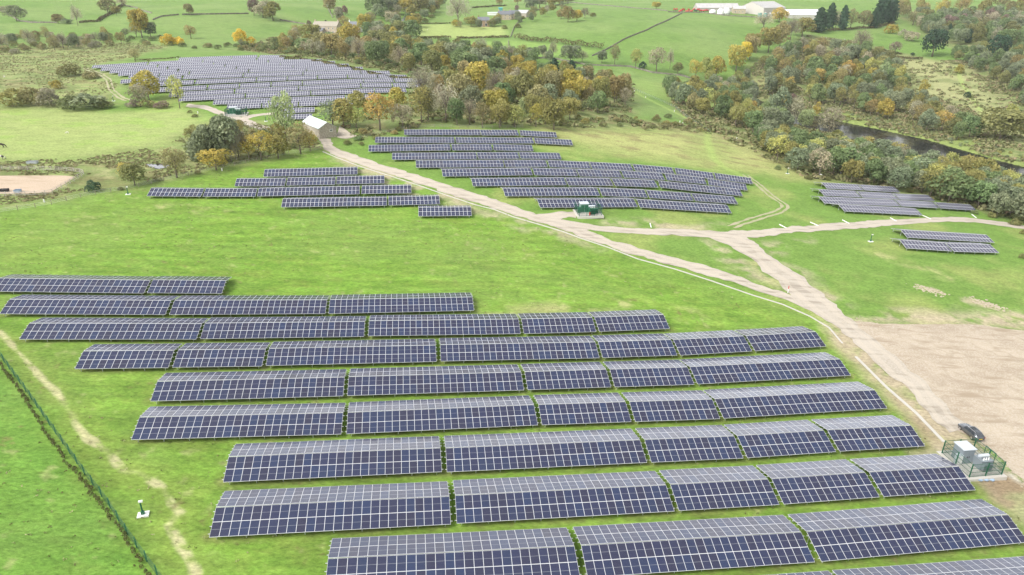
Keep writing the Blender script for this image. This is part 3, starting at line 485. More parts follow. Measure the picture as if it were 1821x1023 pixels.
# water sheets
def sheet(name, poly, z, m):
    mb = MB(); mb.quad([(p[0], p[1], z) for p in poly]); o = mb.build(name, m); tag(o, kind='structure'); return o
M_water = bpy.data.materials.new('river_water'); M_water.use_nodes = True
def water_mat(m, col, rough, sc, ior=1.33):
    n = m.node_tree.nodes; l = m.node_tree.links; b = n['Principled BSDF']; b.inputs['Roughness'].default_value = rough; b.inputs['Base Color'].default_value = (*col, 1); b.inputs['IOR'].default_value = ior
    ge = n.new('ShaderNodeNewGeometry'); z = n.new('ShaderNodeTexNoise'); z.inputs['Scale'].default_value = sc; z.inputs['Detail'].default_value = 3
    l.new(ge.outputs['Position'], z.inputs['Vector']); bp = n.new('ShaderNodeBump'); bp.inputs['Strength'].default_value = .15; bp.inputs['Distance'].default_value = .1
    l.new(z.outputs['Fac'], bp.inputs['Height']); l.new(bp.outputs[0], b.inputs['Normal'])
    z2 = n.new('ShaderNodeTexNoise'); z2.inputs['Scale'].default_value = .06; z2.inputs['Detail'].default_value = 5; l.new(ge.outputs['Position'], z2.inputs['Vector'])
    mx = n.new('ShaderNodeMix'); mx.data_type = 'RGBA'; mx.inputs['A'].default_value = (*col, 1); mx.inputs['B'].default_value = (.065, .066, .038, 1)
    r = n.new('ShaderNodeMapRange'); r.inputs['From Min'].default_value = .48; r.inputs['From Max'].default_value = .6; l.new(z2.outputs['Fac'], r.inputs['Value']); l.new(r.outputs[0], mx.inputs['Factor']); l.new(mx.outputs['Result'], b.inputs['Base Color'])
water_mat(M_water, (.022,.023,.020), .12, .8, 1.055)
M_pond = bpy.data.materials.new('pond_water'); M_pond.use_nodes = True; water_mat(M_pond, (.05,.05,.05), .05, 1.5)
sheet('river_water', RIV, WATER_Z, M_water)
sheet('pond_water', POND, POND_Z, M_pond)
# ------------------------------------------------------------------ solar tables
M_alu = mat('galvanised_steel', (.62,.64,.65), .45, .6)
M_alu2 = mat('anodised_frame', (.72,.73,.75), .5, .1)
def panel_mat(fw=.027, fh=.019, far=False):
    """dark blue cells with busbars inside a pale frame; u,v count modules"""
    m = bpy.data.materials.new('solar_glass'); m.use_nodes = True; n = m.node_tree.nodes; l = m.node_tree.links; b = n['Principled BSDF']
    uv = n.new('ShaderNodeUVMap'); sx = n.new('ShaderNodeSeparateXYZ'); l.new(uv.outputs[0], sx.inputs[0])
    def M(op, a, b_=None, c_=None):
        q = n.new('ShaderNodeMath'); q.operation = op
        for i, s_ in enumerate((a, b_, c_)):
            if s_ is None: continue
            if isinstance(s_, (int, float)): q.inputs[i].default_value = s_
            else: l.new(s_, q.inputs[i])
        return q.outputs[0]
    u, v = sx.outputs[0], sx.outputs[1]
    fu, fv = M('FRACT', u), M('FRACT', v)
    eu = M('MINIMUM', fu, M('SUBTRACT', 1.0, fu)); ev = M('MINIMUM', fv, M('SUBTRACT', 1.0, fv))
    frame = M('MAXIMUM', M('LESS_THAN', eu, fw), M('LESS_THAN', ev, fh))
    mid = M('LESS_THAN', M('ABSOLUTE', M('SUBTRACT', fv, .5)), .017)
    bus = M('LESS_THAN', M('PINGPONG', M('MULTIPLY', fu, 12.0), .5), .10)
    cellv = M('LESS_THAN', M('PINGPONG', M('MULTIPLY', fv, 12.0), .5), .06)
    oi = n.new('ShaderNodeObjectInfo')
    cv = n.new('ShaderNodeCombineXYZ'); l.new(M('FLOOR', u), cv.inputs[0]); l.new(M('FLOOR', v), cv.inputs[1]); l.new(M('MULTIPLY', oi.outputs['Random'], 97.0), cv.inputs[2])
    wn = n.new('ShaderNodeTexWhiteNoise'); wn.noise_dimensions = '3D'; l.new(cv.outputs[0], wn.inputs['Vector'])
    cr = n.new('ShaderNodeValToRGB'); e = cr.color_ramp; e.elements[0].color = (.019,.020,.048,1); e.elements[1].color = (.015,.030,.085,1); e.elements[1].position = 1
    q = e.elements.new(.5); q.color = (.017,.023,.066,1); q = e.elements.new(.8); q.color = (.015,.026,.070,1)
    l.new(wn.outputs['Value'], cr.inputs[0])
    def mx(fac, A, B):
        q = n.new('ShaderNodeMix'); q.data_type = 'RGBA'; l.new(fac, q.inputs['Factor'])
        for k, s_ in (('A', A), ('B', B)):
            if isinstance(s_, tuple): q.inputs[k].default_value = (*s_, 1)
            else: l.new(s_, q.inputs[k])
        return q.outputs['Result']
    c = mx(M('MULTIPLY', cellv, .35), cr.outputs[0], (.16,.17,.22)); c = mx(M('MULTIPLY', bus, .35), c, (.20,.20,.23)); c = mx(M('MULTIPLY', mid, .55), c, (.26,.27,.30)); 
    if far: c = mx(frame, (.085,.085,.125), (.50,.51,.54))
    else: c = mx(frame, c, (.58,.59,.61))
    l.new(c, b.inputs['Base Color']); b.inputs['Roughness'].default_value = .16; b.inputs['IOR'].default_value = 1.45
    rr = n.new('ShaderNodeMath'); rr.operation = 'MULTIPLY_ADD'; rr.inputs[1].default_value = .35; rr.inputs[2].default_value = .16; l.new(frame, rr.inputs[0]); l.new(rr.outputs[0], b.inputs['Roughness'])
    return m
M_panel = panel_mat(); M_bank = panel_mat(.040, .030); M_bankfar = panel_mat(.085, .06, True); M_bankr = panel_mat(.062, .045, True)
SL, TH = 3.65, math.radians(16); SLh, SLz = SL*math.cos(TH), SL*math.sin(TH); H_LOW = .75; GAPR = .10
SLb, SLbz = SLh*1.06, SLz-.05
MODL = SL/2
def module_mesh():
    mb = MB(); a, b_ = .5, MODL/2-.006
    mb.quad([(-a,-b_,.02),(a,-b_,.02),(a,b_,.02),(-a,b_,.02)], 0, [(0,0),(1,0),(1,1),(0,1)])
    mb.quad([(-a,b_,-.02),(a,b_,-.02),(a,-b_,-.02),(-a,-b_,-.02)], 1)
    for p, q in (((-a,-b_),(a,-b_)),((a,-b_),(a,b_)),((a,b_),(-a,b_)),((-a,b_),(-a,-b_))):
        mb.quad([(p[0],p[1],-.02),(q[0],q[1],-.02),(q[0],q[1],.02),(p[0],p[1],.02)], 1)
    return mb.data('solar_module', [M_panel, M_alu2])
MOD = module_mesh()
def bank_mesh(N, wid, back, M_b=None):
    """one slope of a table, two rows of N modules; x along the table, y up the slope from the low edge"""
    mb = MB(); a = wid/2; y0, y1 = 0, SL
    vs = [(-a,y0,.02),(a,y0,.02),(a,y1,.02),(-a,y1,.02)]
    mb.quad(vs, 0, [(0,0),(N,0),(N,2),(0,2)]); mb.quad([(-a,y1,-.02),(a,y1,-.02),(a,y0,-.02),(-a,y0,-.02)], 1)
    for p, q in (((-a,y0),(a,y0)),((a,y0),(a,y1)),((a,y1),(-a,y1)),((-a,y1),(-a,y0))):
        mb.quad([(p[0],p[1],-.02),(q[0],q[1],-.02),(q[0],q[1],.02),(p[0],p[1],.02)], 1)
    return mb.data('module_bank', [M_b or M_bank, M_alu2])
def purlin_mesh(wid, out=.4):
    mb = MB(); mb.box((0,0,0), (wid+out,.07,.06)); return mb.data('purlin', M_alu)
def frame_mesh(hf, hr, hb):
    """one support frame: two rafters and three posts, reaching down to the ground; origin under the low front edge, y across the table"""
    mb = MB(); yr = SLh+GAPR/2; yb = SLh+GAPR+SLb
    mb.tube([(0,.1,H_LOW-.15),(0,yr,H_LOW+SLz-.17)], .045, 4); mb.tube([(0,yr,H_LOW+SLz-.17),(0,yb-.1,H_LOW+SLz-SLbz-.15)], .045, 4)
    for y_, zt, zg in ((.5, H_LOW, hf), (yr, H_LOW+SLz-.17, hr), (yb-.5, H_LOW, hb)): mb.tube([(0,y_,zt),(0,y_,zg-.3)], .055, 6)
    mb.tube([(0,.5,hf+.25),(0,yr-.9,H_LOW+SLz-.45)], .03, 4); mb.tube([(0,yb-.5,hb+.25),(0,yr+.9,H_LOW+SLz-.45)], .03, 4)
    return mb
AREA_TXT = {'near': 'the big lower array', 'midleft': 'the trackside array', 'mid': 'the middle array', 'right': 'the riverside array', 'lowright': 'the two-row array', 'far': 'the hilltop array'}
NROWS = {}
for a_, r_, ts in TABLES: NROWS[a_] = max(NROWS.get(a_, 0), r_)
def end_words(i, n):
    if n == 1: return 'only table'
    return ORD[i+1]+' table from the west end'
def solar_table(arr, row, i, n, P1, P2, N):
    P1 = Vector(P1); P2 = Vector(P2); X = (P2-P1); L = X.length; X.normalize()
    nh = Vector((-X.y, X.x, 0)).normalized(); mid = (P1+P2)/2
    D = 2*SLh
    sl = (float(hh(mid.x+nh.x*D, mid.y+nh.y*D))-float(hh(mid.x, mid.y)))/D
    Y = Vector((nh.x, nh.y, sl)); Y = (Y-X*Y.dot(X)).normalized(); Z = X.cross(Y)
    base = mid-Z*H_LOW
    root = bpy.data.objects.new('solar_table', None); COL.objects.link(root); root.empty_display_size = .5
    R = Matrix((X, Y, Z)).transposed().to_4x4(); R.translation = base; root.matrix_world = R
    size = 'long' if N > 13 else 'short'
    pos = 'only table' if n == 1 else ORD[i+1]+' from the left'
    tag(root, f'{size} solar table, {pos} in {ORD[row]} row down, {AREA_TXT[arr]}', 'solar table', 'ridged solar tables of the solar farm')
    wm = L/N
    yr = SLh; yb = SLh+GAPR
    aF = math.atan2(SLz, SLh); lenB = math.hypot(SLb, SLbz); aB = math.atan2(SLbz, SLb)
    if arr == 'near':
        for side in (0, 1):
            for k in range(2):
                for j in range(N):
                    xx = -L/2+(j+.5)*wm; s_ = (k+.5)*MODL
                    if side == 0: loc = (xx, s_*math.cos(aF), H_LOW+s_*math.sin(aF)); rot = (aF, 0, 0)
                    else: s2 = s_*lenB/SL; loc = (xx, yb+SLb-s2*math.cos(aB), H_LOW+SLz-SLbz+s2*math.sin(aB)); rot = (-aB, 0, 0)
                    rot = (rot[0]+random.gauss(0, .005), random.gauss(0, .005), 0)
                    put('solar_module', MOD, root, loc, (wm*.995, 1 if side == 0 else lenB/SL, 1), rot)
    else:
        put('module_bank', bank_mesh(N, L, 0, M_bankfar if arr == 'far' else M_bankr if 'right' in arr else None), root, (0, 0, H_LOW), None, (aF, 0, 0))
        put('module_bank', bank_mesh(N, L, 1, M_bankfar if arr == 'far' else M_bankr if 'right' in arr else None), root, (0, yb+SLb, H_LOW+SLz-SLbz), None, (aB, 0, math.pi))
    if arr != 'far':
        pm = purlin_mesh(L, .42 if arr == 'near' else .06)
        for side in (0, 1):
            for s_ in (.45, 1.35, 2.3, 3.2):
                if side == 0: loc = (0, s_*math.cos(aF), H_LOW+s_*math.sin(aF)-.06)
                else: loc = (0, yb+SLb-s_*math.cos(aB), H_LOW+SLz-SLbz+s_*math.sin(aB)-.06)
                put('purlin', pm, root, loc, None, (aF if side == 0 else -aB, 0, 0))
        nf = max(3, round(L/3.3)+1)
        shared = None
        for j in range(nf):
            xx = -L/2+.6+(L-1.2)*j/(nf-1)
            c = base+X*xx; hz = []
            for y_ in (.5, SLh, SLh+SLb-.4):
                q = c+Y*y_; hz.append(float(hh(q.x, q.y))-q.z)
            put('support_frame', frame_mesh(*hz).data('support_frame', M_alu), root, (xx, 0, 0))
    else:
        mb = MB(); nf = max(3, round(L/4)+1)
        for j in range(nf):
            xx = -L/2+.6+(L-1.2)*j/(nf-1); c = base+X*xx; hz = [float(hh((c+Y*y_).x, (c+Y*y_).y))-(c+Y*y_).z for y_ in (.5, SLh, SLh+SLb-.4)]
            f = frame_mesh(*hz); i0_ = len(mb.v); mb.v += [(p[0]+xx, p[1], p[2]) for p in f.v]; mb.f += [tuple(k+i0_ for k in q) for q in f.f]; mb.m += f.m
        mb.build('mounting_frame', M_alu, root)
NEAR_ROW_P = {}
for arr, row, ts in TABLES:
    E_ = hits([(t[0], t[1]) for t in ts]+[(t[2], t[3]) for t in ts], H_LOW); n = len(ts)
    if arr == 'near': NEAR_ROW_P[row] = (E_, n)
    mg = {'near': .6, 'mid': .5, 'midleft': .5}.get(arr, .6)
    for i in range(n-1):                 # tables never touch: keep a walking gap
        a_, b_ = E_[n+i], E_[i+1]; g = np.linalg.norm(b_-a_)
        if g < mg: d_ = (E_[i+1]-E_[n+i])/max(g, 1e-3); e_ = (mg-g)/2; u_ = (E_[n+i]-E_[i]); u_ /= np.linalg.norm(u_); E_[n+i] = a_-u_*e_; E_[i+1] = b_+u_*e_
    for i, t in enumerate(ts): solar_table(arr, row, i, n, E_[i], E_[n+i], t[4])
# the row cut by the lower edge of the photo: its top edge shows at the corner
dirx = Vector((math.cos(math.radians(8)), math.sin(math.radians(8)), 0)); prp = Vector((-dirx.y, dirx.x, 0))
Ptop = hits([(1479, 1015)], H_LOW)[0]
gx = Vector((Ptop[0], Ptop[1], 0))-prp*(SLh+GAPR+SLb)
for k, (a, b_, N) in enumerate(((-26.7, -.45, 26), (0, 26.3, 26))):
    q1 = gx+dirx*a; q2 = gx+dirx*b_
    solar_table('near', 10, k, 2, (q1.x, q1.y, float(hh(q1.x, q1.y))+H_LOW), (q2.x, q2.y, float(hh(q2.x, q2.y))+H_LOW), N)
# ------------------------------------------------------------------ vegetation
def leaf_mat(name, tint=False):
    m = bpy.data.materials.new(name); m.use_nodes = True; n = m.node_tree.nodes; l = m.node_tree.links; b = n['Principled BSDF']
    b.inputs['Roughness'].default_value = .8; b.inputs['Specular IOR Level'].default_value = .15
    if tint: oi = n.new('ShaderNodeAttribute'); oi.attribute_name = 'tint'
    else: oi = n.new('ShaderNodeObjectInfo')
    at = n.new('ShaderNodeAttribute'); at.attribute_name = 'tone'
    v = n.new('ShaderNodeMath'); v.operation = 'MULTIPLY_ADD'; v.inputs[1].default_value = .8; v.inputs[2].default_value = .62; l.new(at.outputs['Fac'], v.inputs[0])
    hs = n.new('ShaderNodeHueSaturation'); l.new(oi.outputs['Color'], hs.inputs['Color']); l.new(v.outputs[0], hs.inputs['Value'])
    h2 = n.new('ShaderNodeMath'); h2.operation = 'MULTIPLY_ADD'; h2.inputs[1].default_value = -.03; h2.inputs[2].default_value = .525; l.new(at.outputs['Fac'], h2.inputs[0]); l.new(h2.outputs[0], hs.inputs['Hue'])
    l.new(hs.outputs[0], b.inputs['Base Color'])
    tr = n.new('ShaderNodeBsdfTranslucent'); l.new(hs.outputs[0], tr.inputs['Color']); mx = n.new('ShaderNodeMixShader'); mx.inputs[0].default_value = .35
    l.new(b.outputs[0], mx.inputs[1]); l.new(tr.outputs[0], mx.inputs[2]); l.new(mx.outputs[0], n['Material Output'].inputs['Surface'])
    return m
M_leaf = leaf_mat('foliage_leaf'); M_leaf_mass = leaf_mat('woodland_leaf', True); M_bark = mat('bark', (.14,.115,.085), .9, noise=(3, .2, (.24,.2,.16)))
M_bark_pale = mat('pale_bark', (.42,.39,.33), .9, noise=(3, .2, (.3,.27,.22)))
def leaves_mesh(name, C, Nn, S, tone, M=M_leaf, asp=1.0, clump=None):
    """C centres, Nn normals, S sizes -> one mesh of leaf-spray faces"""
    n = len(C); r = RNG.normal(size=(n, 3)); t1 = np.cross(Nn, r); t1 /= np.linalg.norm(t1, axis=1)[:, None]+1e-9; t2 = np.cross(Nn, t1); t2 /= np.linalg.norm(t2, axis=1)[:, None]+1e-9
    S = S[:, None]*.5
    j = 1+RNG.uniform(-.35, .35, (n, 4, 1))
    V = np.stack([C-t1*S-t2*S*asp*.4, C+t1*S*.5-t2*S*asp, C+t1*S+t2*S*asp*.5, C-t1*S*.4+t2*S*asp], 1)
    V = C[:, None]+(V-C[:, None])*j
    me = bpy.data.meshes.new(name); me.vertices.add(n*4); me.vertices.foreach_set('co', V.ravel())
    me.loops.add(n*4); me.loops.foreach_set('vertex_index', np.arange(n*4, dtype=np.int32)); me.polygons.add(n)
    me.polygons.foreach_set('loop_start', np.arange(0, n*4, 4, dtype=np.int32)); me.polygons.foreach_set('loop_total', np.full(n, 4, dtype=np.int32)); me.update(calc_edges=True)
    a = me.attributes.new('tone', 'FLOAT', 'POINT'); a.data.foreach_set('value', np.repeat(tone, 4)); me.materials.append(M); return me
def unit(v): return v/(np.linalg.norm(v, axis=1)[:, None]+1e-9)
def crown(kind, seed):
    """crown with unit width (x,y in -.5..+.5) and unit height (z 0..1 of the whole tree)"""
    rg = np.random.default_rng(seed); lobes = []
    if kind == 'round': z0, nl, dens, ls = .03, 34, 3800, .048
    elif kind == 'open': z0, nl, dens, ls = .06, 28, 2600, .036
    elif kind == 'bush': z0, nl, dens, ls = .0, 22, 2200, .052
    elif kind == 'poplar': z0, nl, dens, ls = .10, 22, 1500, .060
    else: z0, nl, dens, ls = .04, 0, 3600, .050
    Cs, Ns, Ts = [], [], []
    if kind == 'conic':
        n = dens; t = rg.uniform(0, 1, n)**.8*.98; z = z0+t*(1-z0); lay = .82+.18*np.cos(t*46+rg.uniform(0, 6)); prof = (1-t**2.3)**.62*np.minimum(1, .7+t*2)
        a = rg.uniform(0, 2*math.pi, n); bump = 1+.16*np.sin(3*a+9*t+seed)+.12*np.sin(7*a-13*t)+.08*np.sin(13*a+31*t); r = .46*prof*lay*bump*rg.uniform(.72, 1.06, n)
        P = np.stack([r*np.cos(a), r*np.sin(a), z], 1); N_ = unit(np.stack([np.cos(a), np.sin(a), .35+0*a], 1)+rg.normal(size=(n, 3))*.45)
        return leaves_mesh('crown', P, N_, ls*rg.uniform(.7, 1.5, n), np.clip(.25+.5*rg.uniform(size=n)+.2*(bump-1)/.2, 0, 1))
    for k in range(nl):
        for _ in range(30):
            d = rg.normal(size=3); d /= np.linalg.norm(d)
            if kind == 'bush': d[2] = abs(d[2])
            if kind in ('round', 'open') and d[2] < -.8: continue
            break
        rr = rg.uniform(.6, 1.0)
        hz = (1-z0)/2
        if kind == 'bush': c = np.array([d[0]*.34*rr, d[1]*.34*rr, .18+d[2]*.55*rr]); R = np.array([.17, .17, .26])*rg.uniform(.7, 1.25)
        elif kind == 'poplar': c = np.array([d[0]*.26*rr, d[1]*.26*rr, z0+hz+d[2]*hz*.80*rr]); R = np.array([.22, .22, .13])*rg.uniform(.7, 1.25)
        else: c = np.array([d[0]*.33*rr, d[1]*.33*rr, z0+hz+d[2]*hz*.70*rr]); R = np.array([.17, .17, .17*(1-z0)*1.1])*rg.uniform(.5, 1.4)
        lobes.append((c, R, rg.uniform(.25, .75)))
    tot = sum(l[1][0]**2 for l in lobes)
    for c, R, tn in lobes:
        n = int(dens*R[0]**2/tot)+1
        d = unit(rg.normal(size=(n, 3))); d[:, 2] = np.where(d[:, 2] < -.5, -d[:, 2], d[:, 2])
        q = rg.uniform(.70, 1.08, n)[:, None] if kind != 'open' else rg.uniform(.35, 1.12, n)[:, None]
        P = c+d*R*q; ok = np.ones(n, bool)
        for c2, R2, _ in lobes:
            if c2 is c: continue
            ok &= (((P-c2)/R2)**2).sum(1) > .45
        P = P[ok]; d = d[ok]; Cs.append(P); Ns.append(unit(d+rg.normal(size=d.shape)*.55)); Ts.append(np.clip(tn+rg.normal(size=len(P))*.18+.12*d[:, 2], 0, 1))
    P = np.concatenate(Cs); N_ = np.concatenate(Ns); T_ = np.concatenate(Ts)
    P[:, 2] = np.maximum(P[:, 2], .01)
    return leaves_mesh('crown', P, N_, ls*rg.uniform(.6, 1.5, len(P)), T_)
def branches(kind, seed, M, dense=1.0):
    """trunk with limbs, unit width and height"""
    rg = random.Random(seed); mb = MB()
    def limb(p, d, L, r, lev):
        pts = [p]; q = Vector(p); dd = Vector(d).normalized(); n = 4
        for k in range(n):
            dd = (dd+Vector((rg.uniform(-.25, .25), rg.uniform(-.25, .25), rg.uniform(-.02, .22)))).normalized(); q = q+dd*(L/n); pts.append(tuple(q))
        mb.tube(pts, [r*(1-.8*k/n) for k in range(n+1)], 5 if lev < 1 else 3, cap=False)
        if lev < (3 if kind == 'bare' else 1):
            for _ in range((6 if lev == 0 else 4) if kind == 'bare' else 2):
                k = rg.randint(1, n); a = rg.uniform(0, 6.28)
                d2 = (dd*.9+Vector((math.cos(a), math.sin(a), rg.uniform(-.1, .6)))*.8)
                limb(pts[k], d2, L*rg.uniform(.42, .62), r*.45, lev+1)
    tr = .022 if kind != 'bush' else .012
    top = .62 if kind != 'poplar' else .85
    pts = [(0,0,-.03),(rg.uniform(-.01,.01),rg.uniform(-.01,.01),.2),(rg.uniform(-.03,.03),rg.uniform(-.03,.03),.42),(rg.uniform(-.04,.04),rg.uniform(-.04,.04),top)]
    mb.tube(pts, [tr*1.3, tr, tr*.75, tr*.25], 7)
    nb = 13 if kind == 'bare' else 8
    for i in range(nb):
        t = rg.uniform(.22, .6) if kind != 'poplar' else rg.uniform(.15, .8); a = i*2.4+rg.uniform(-.4, .4); L = rg.uniform(.26, .42)*(1.15-t*.4)
        z = t*top/.62*.9; c = Vector(pts[2]).lerp(Vector(pts[3]), max(0, min(1, (z-.42)/max(.05, top-.42)))) if z > .42 else Vector(pts[1]).lerp(Vector(pts[2]), max(0, (z-.2)/.22)); c.z = z
        up = .9 if kind != 'poplar' else 1.8
        limb(tuple(c), (math.cos(a)*.8, math.sin(a)*.8, up*rg.uniform(.6, 1.3)), L, tr*.5, 0)
    return mb.data('trunk', M, smooth=True)
def twig_crown(seed):
    rg = np.random.default_rng(seed); n = 1500
    d = unit(rg.normal(size=(n, 3))); d[:, 2] = np.abs(d[:, 2])*1.0-.25; d = unit(d)
    r = rg.uniform(.45, 1.0, n)[:, None]; P = np.array([0, 0, .45])+d*r*np.array([.48, .48, .54]); P *= (1+.10*np.sin(5*d[:, :1]+seed)+.08*np.sin(9*d[:, 1:2]))
    return leaves_mesh('crown', P, unit(np.cross(d, rg.normal(size=(n, 3)))), .075*rg.uniform(.6, 1.5, n), rg.uniform(.2, .9, n), asp=.16)
CR = {k: [crown(k, 100+i*7+len(k)) for i in range(nv)] for k, nv in (('round', 5), ('open', 4), ('bush', 4), ('poplar', 3), ('conic', 3))}
CR['bare'] = [twig_crown(5), twig_crown(6), twig_crown(9)]
TRK = {k: [branches(k if k in ('bare', 'poplar') else 'round', 40+i, M_bark) for i in range(3)] for k in ('round', 'poplar', 'bare')}
TRKP = [branches('bare', 60+i, M_bark_pale) for i in range(2)]
KNAME = {'round': 'broadleaf_tree', 'open': 'thinning_tree', 'bush': 'shrub', 'poplar': 'poplar_tree', 'conic': 'conifer_tree', 'bare': 'bare_tree'}
COLS = dict(olive=(.31,.285,.105), dolive=(.235,.235,.095), brown=(.305,.275,.135), rust=(.335,.27,.12), orange=(.47,.35,.12), yellow=(.64,.49,.09), gold=(.42,.345,.095), ygreen=(.44,.44,.15), pgreen=(.36,.41,.20),
  green=(.20,.262,.115), dgreen=(.060,.110,.060), ggreen=(.25,.285,.170), grey=(.37,.34,.235), pale=(.50,.47,.34), purple=(.27,.20,.165), gorse=(.205,.235,.10))
CN = dict(olive='olive', dolive='dark olive', brown='brown', rust='rusty brown', orange='orange', yellow='bright yellow', gold='golden', ygreen='yellow-green', pgreen='pale green', green='green', dgreen='very dark green', ggreen='grey-green', grey='grey-brown', pale='pale straw-coloured', purple='purplish brown', gorse='dull green')
KW = dict(round='round-crowned tree', open='thin-leaved tree', bush='low shrub', poplar='slender upright tree', conic='dense pointed conifer', bare='leafless tree')
tree_n = [0]
def tree(kind, col, P, wd, ht, label, group=None, palebark=False):
    k = tree_n[0]; tree_n[0] += 1; rg = random.Random(k*13+5)
    if kind == 'bush' and wd/ht > 3.2: ht = wd/3.2
    root = empty(KNAME[kind], (P[0], P[1], float(hh(P[0], P[1]))-.05), rg.uniform(0, 6.28), label, 'shrub' if kind == 'bush' else ('conifer' if kind == 'conic' else 'tree'), group)
    c = put('crown', rg.choice(CR[kind]), root, (0,0,0), (wd*rg.uniform(.85, 1.15), wd*rg.uniform(.85, 1.15), ht))
    cc = COLS[col]; j = rg.uniform(.85, 1.18); c.color = (cc[0]*j*rg.uniform(.94, 1.06), cc[1]*j, cc[2]*j, 1)
    if kind != 'bush':
        tm = rg.choice(TRKP) if palebark else rg.choice(TRK.get(kind, TRK['round'])); put('trunk', tm, root, (0,0,0), (wd*.95, wd*.95, ht*.97))
    return root
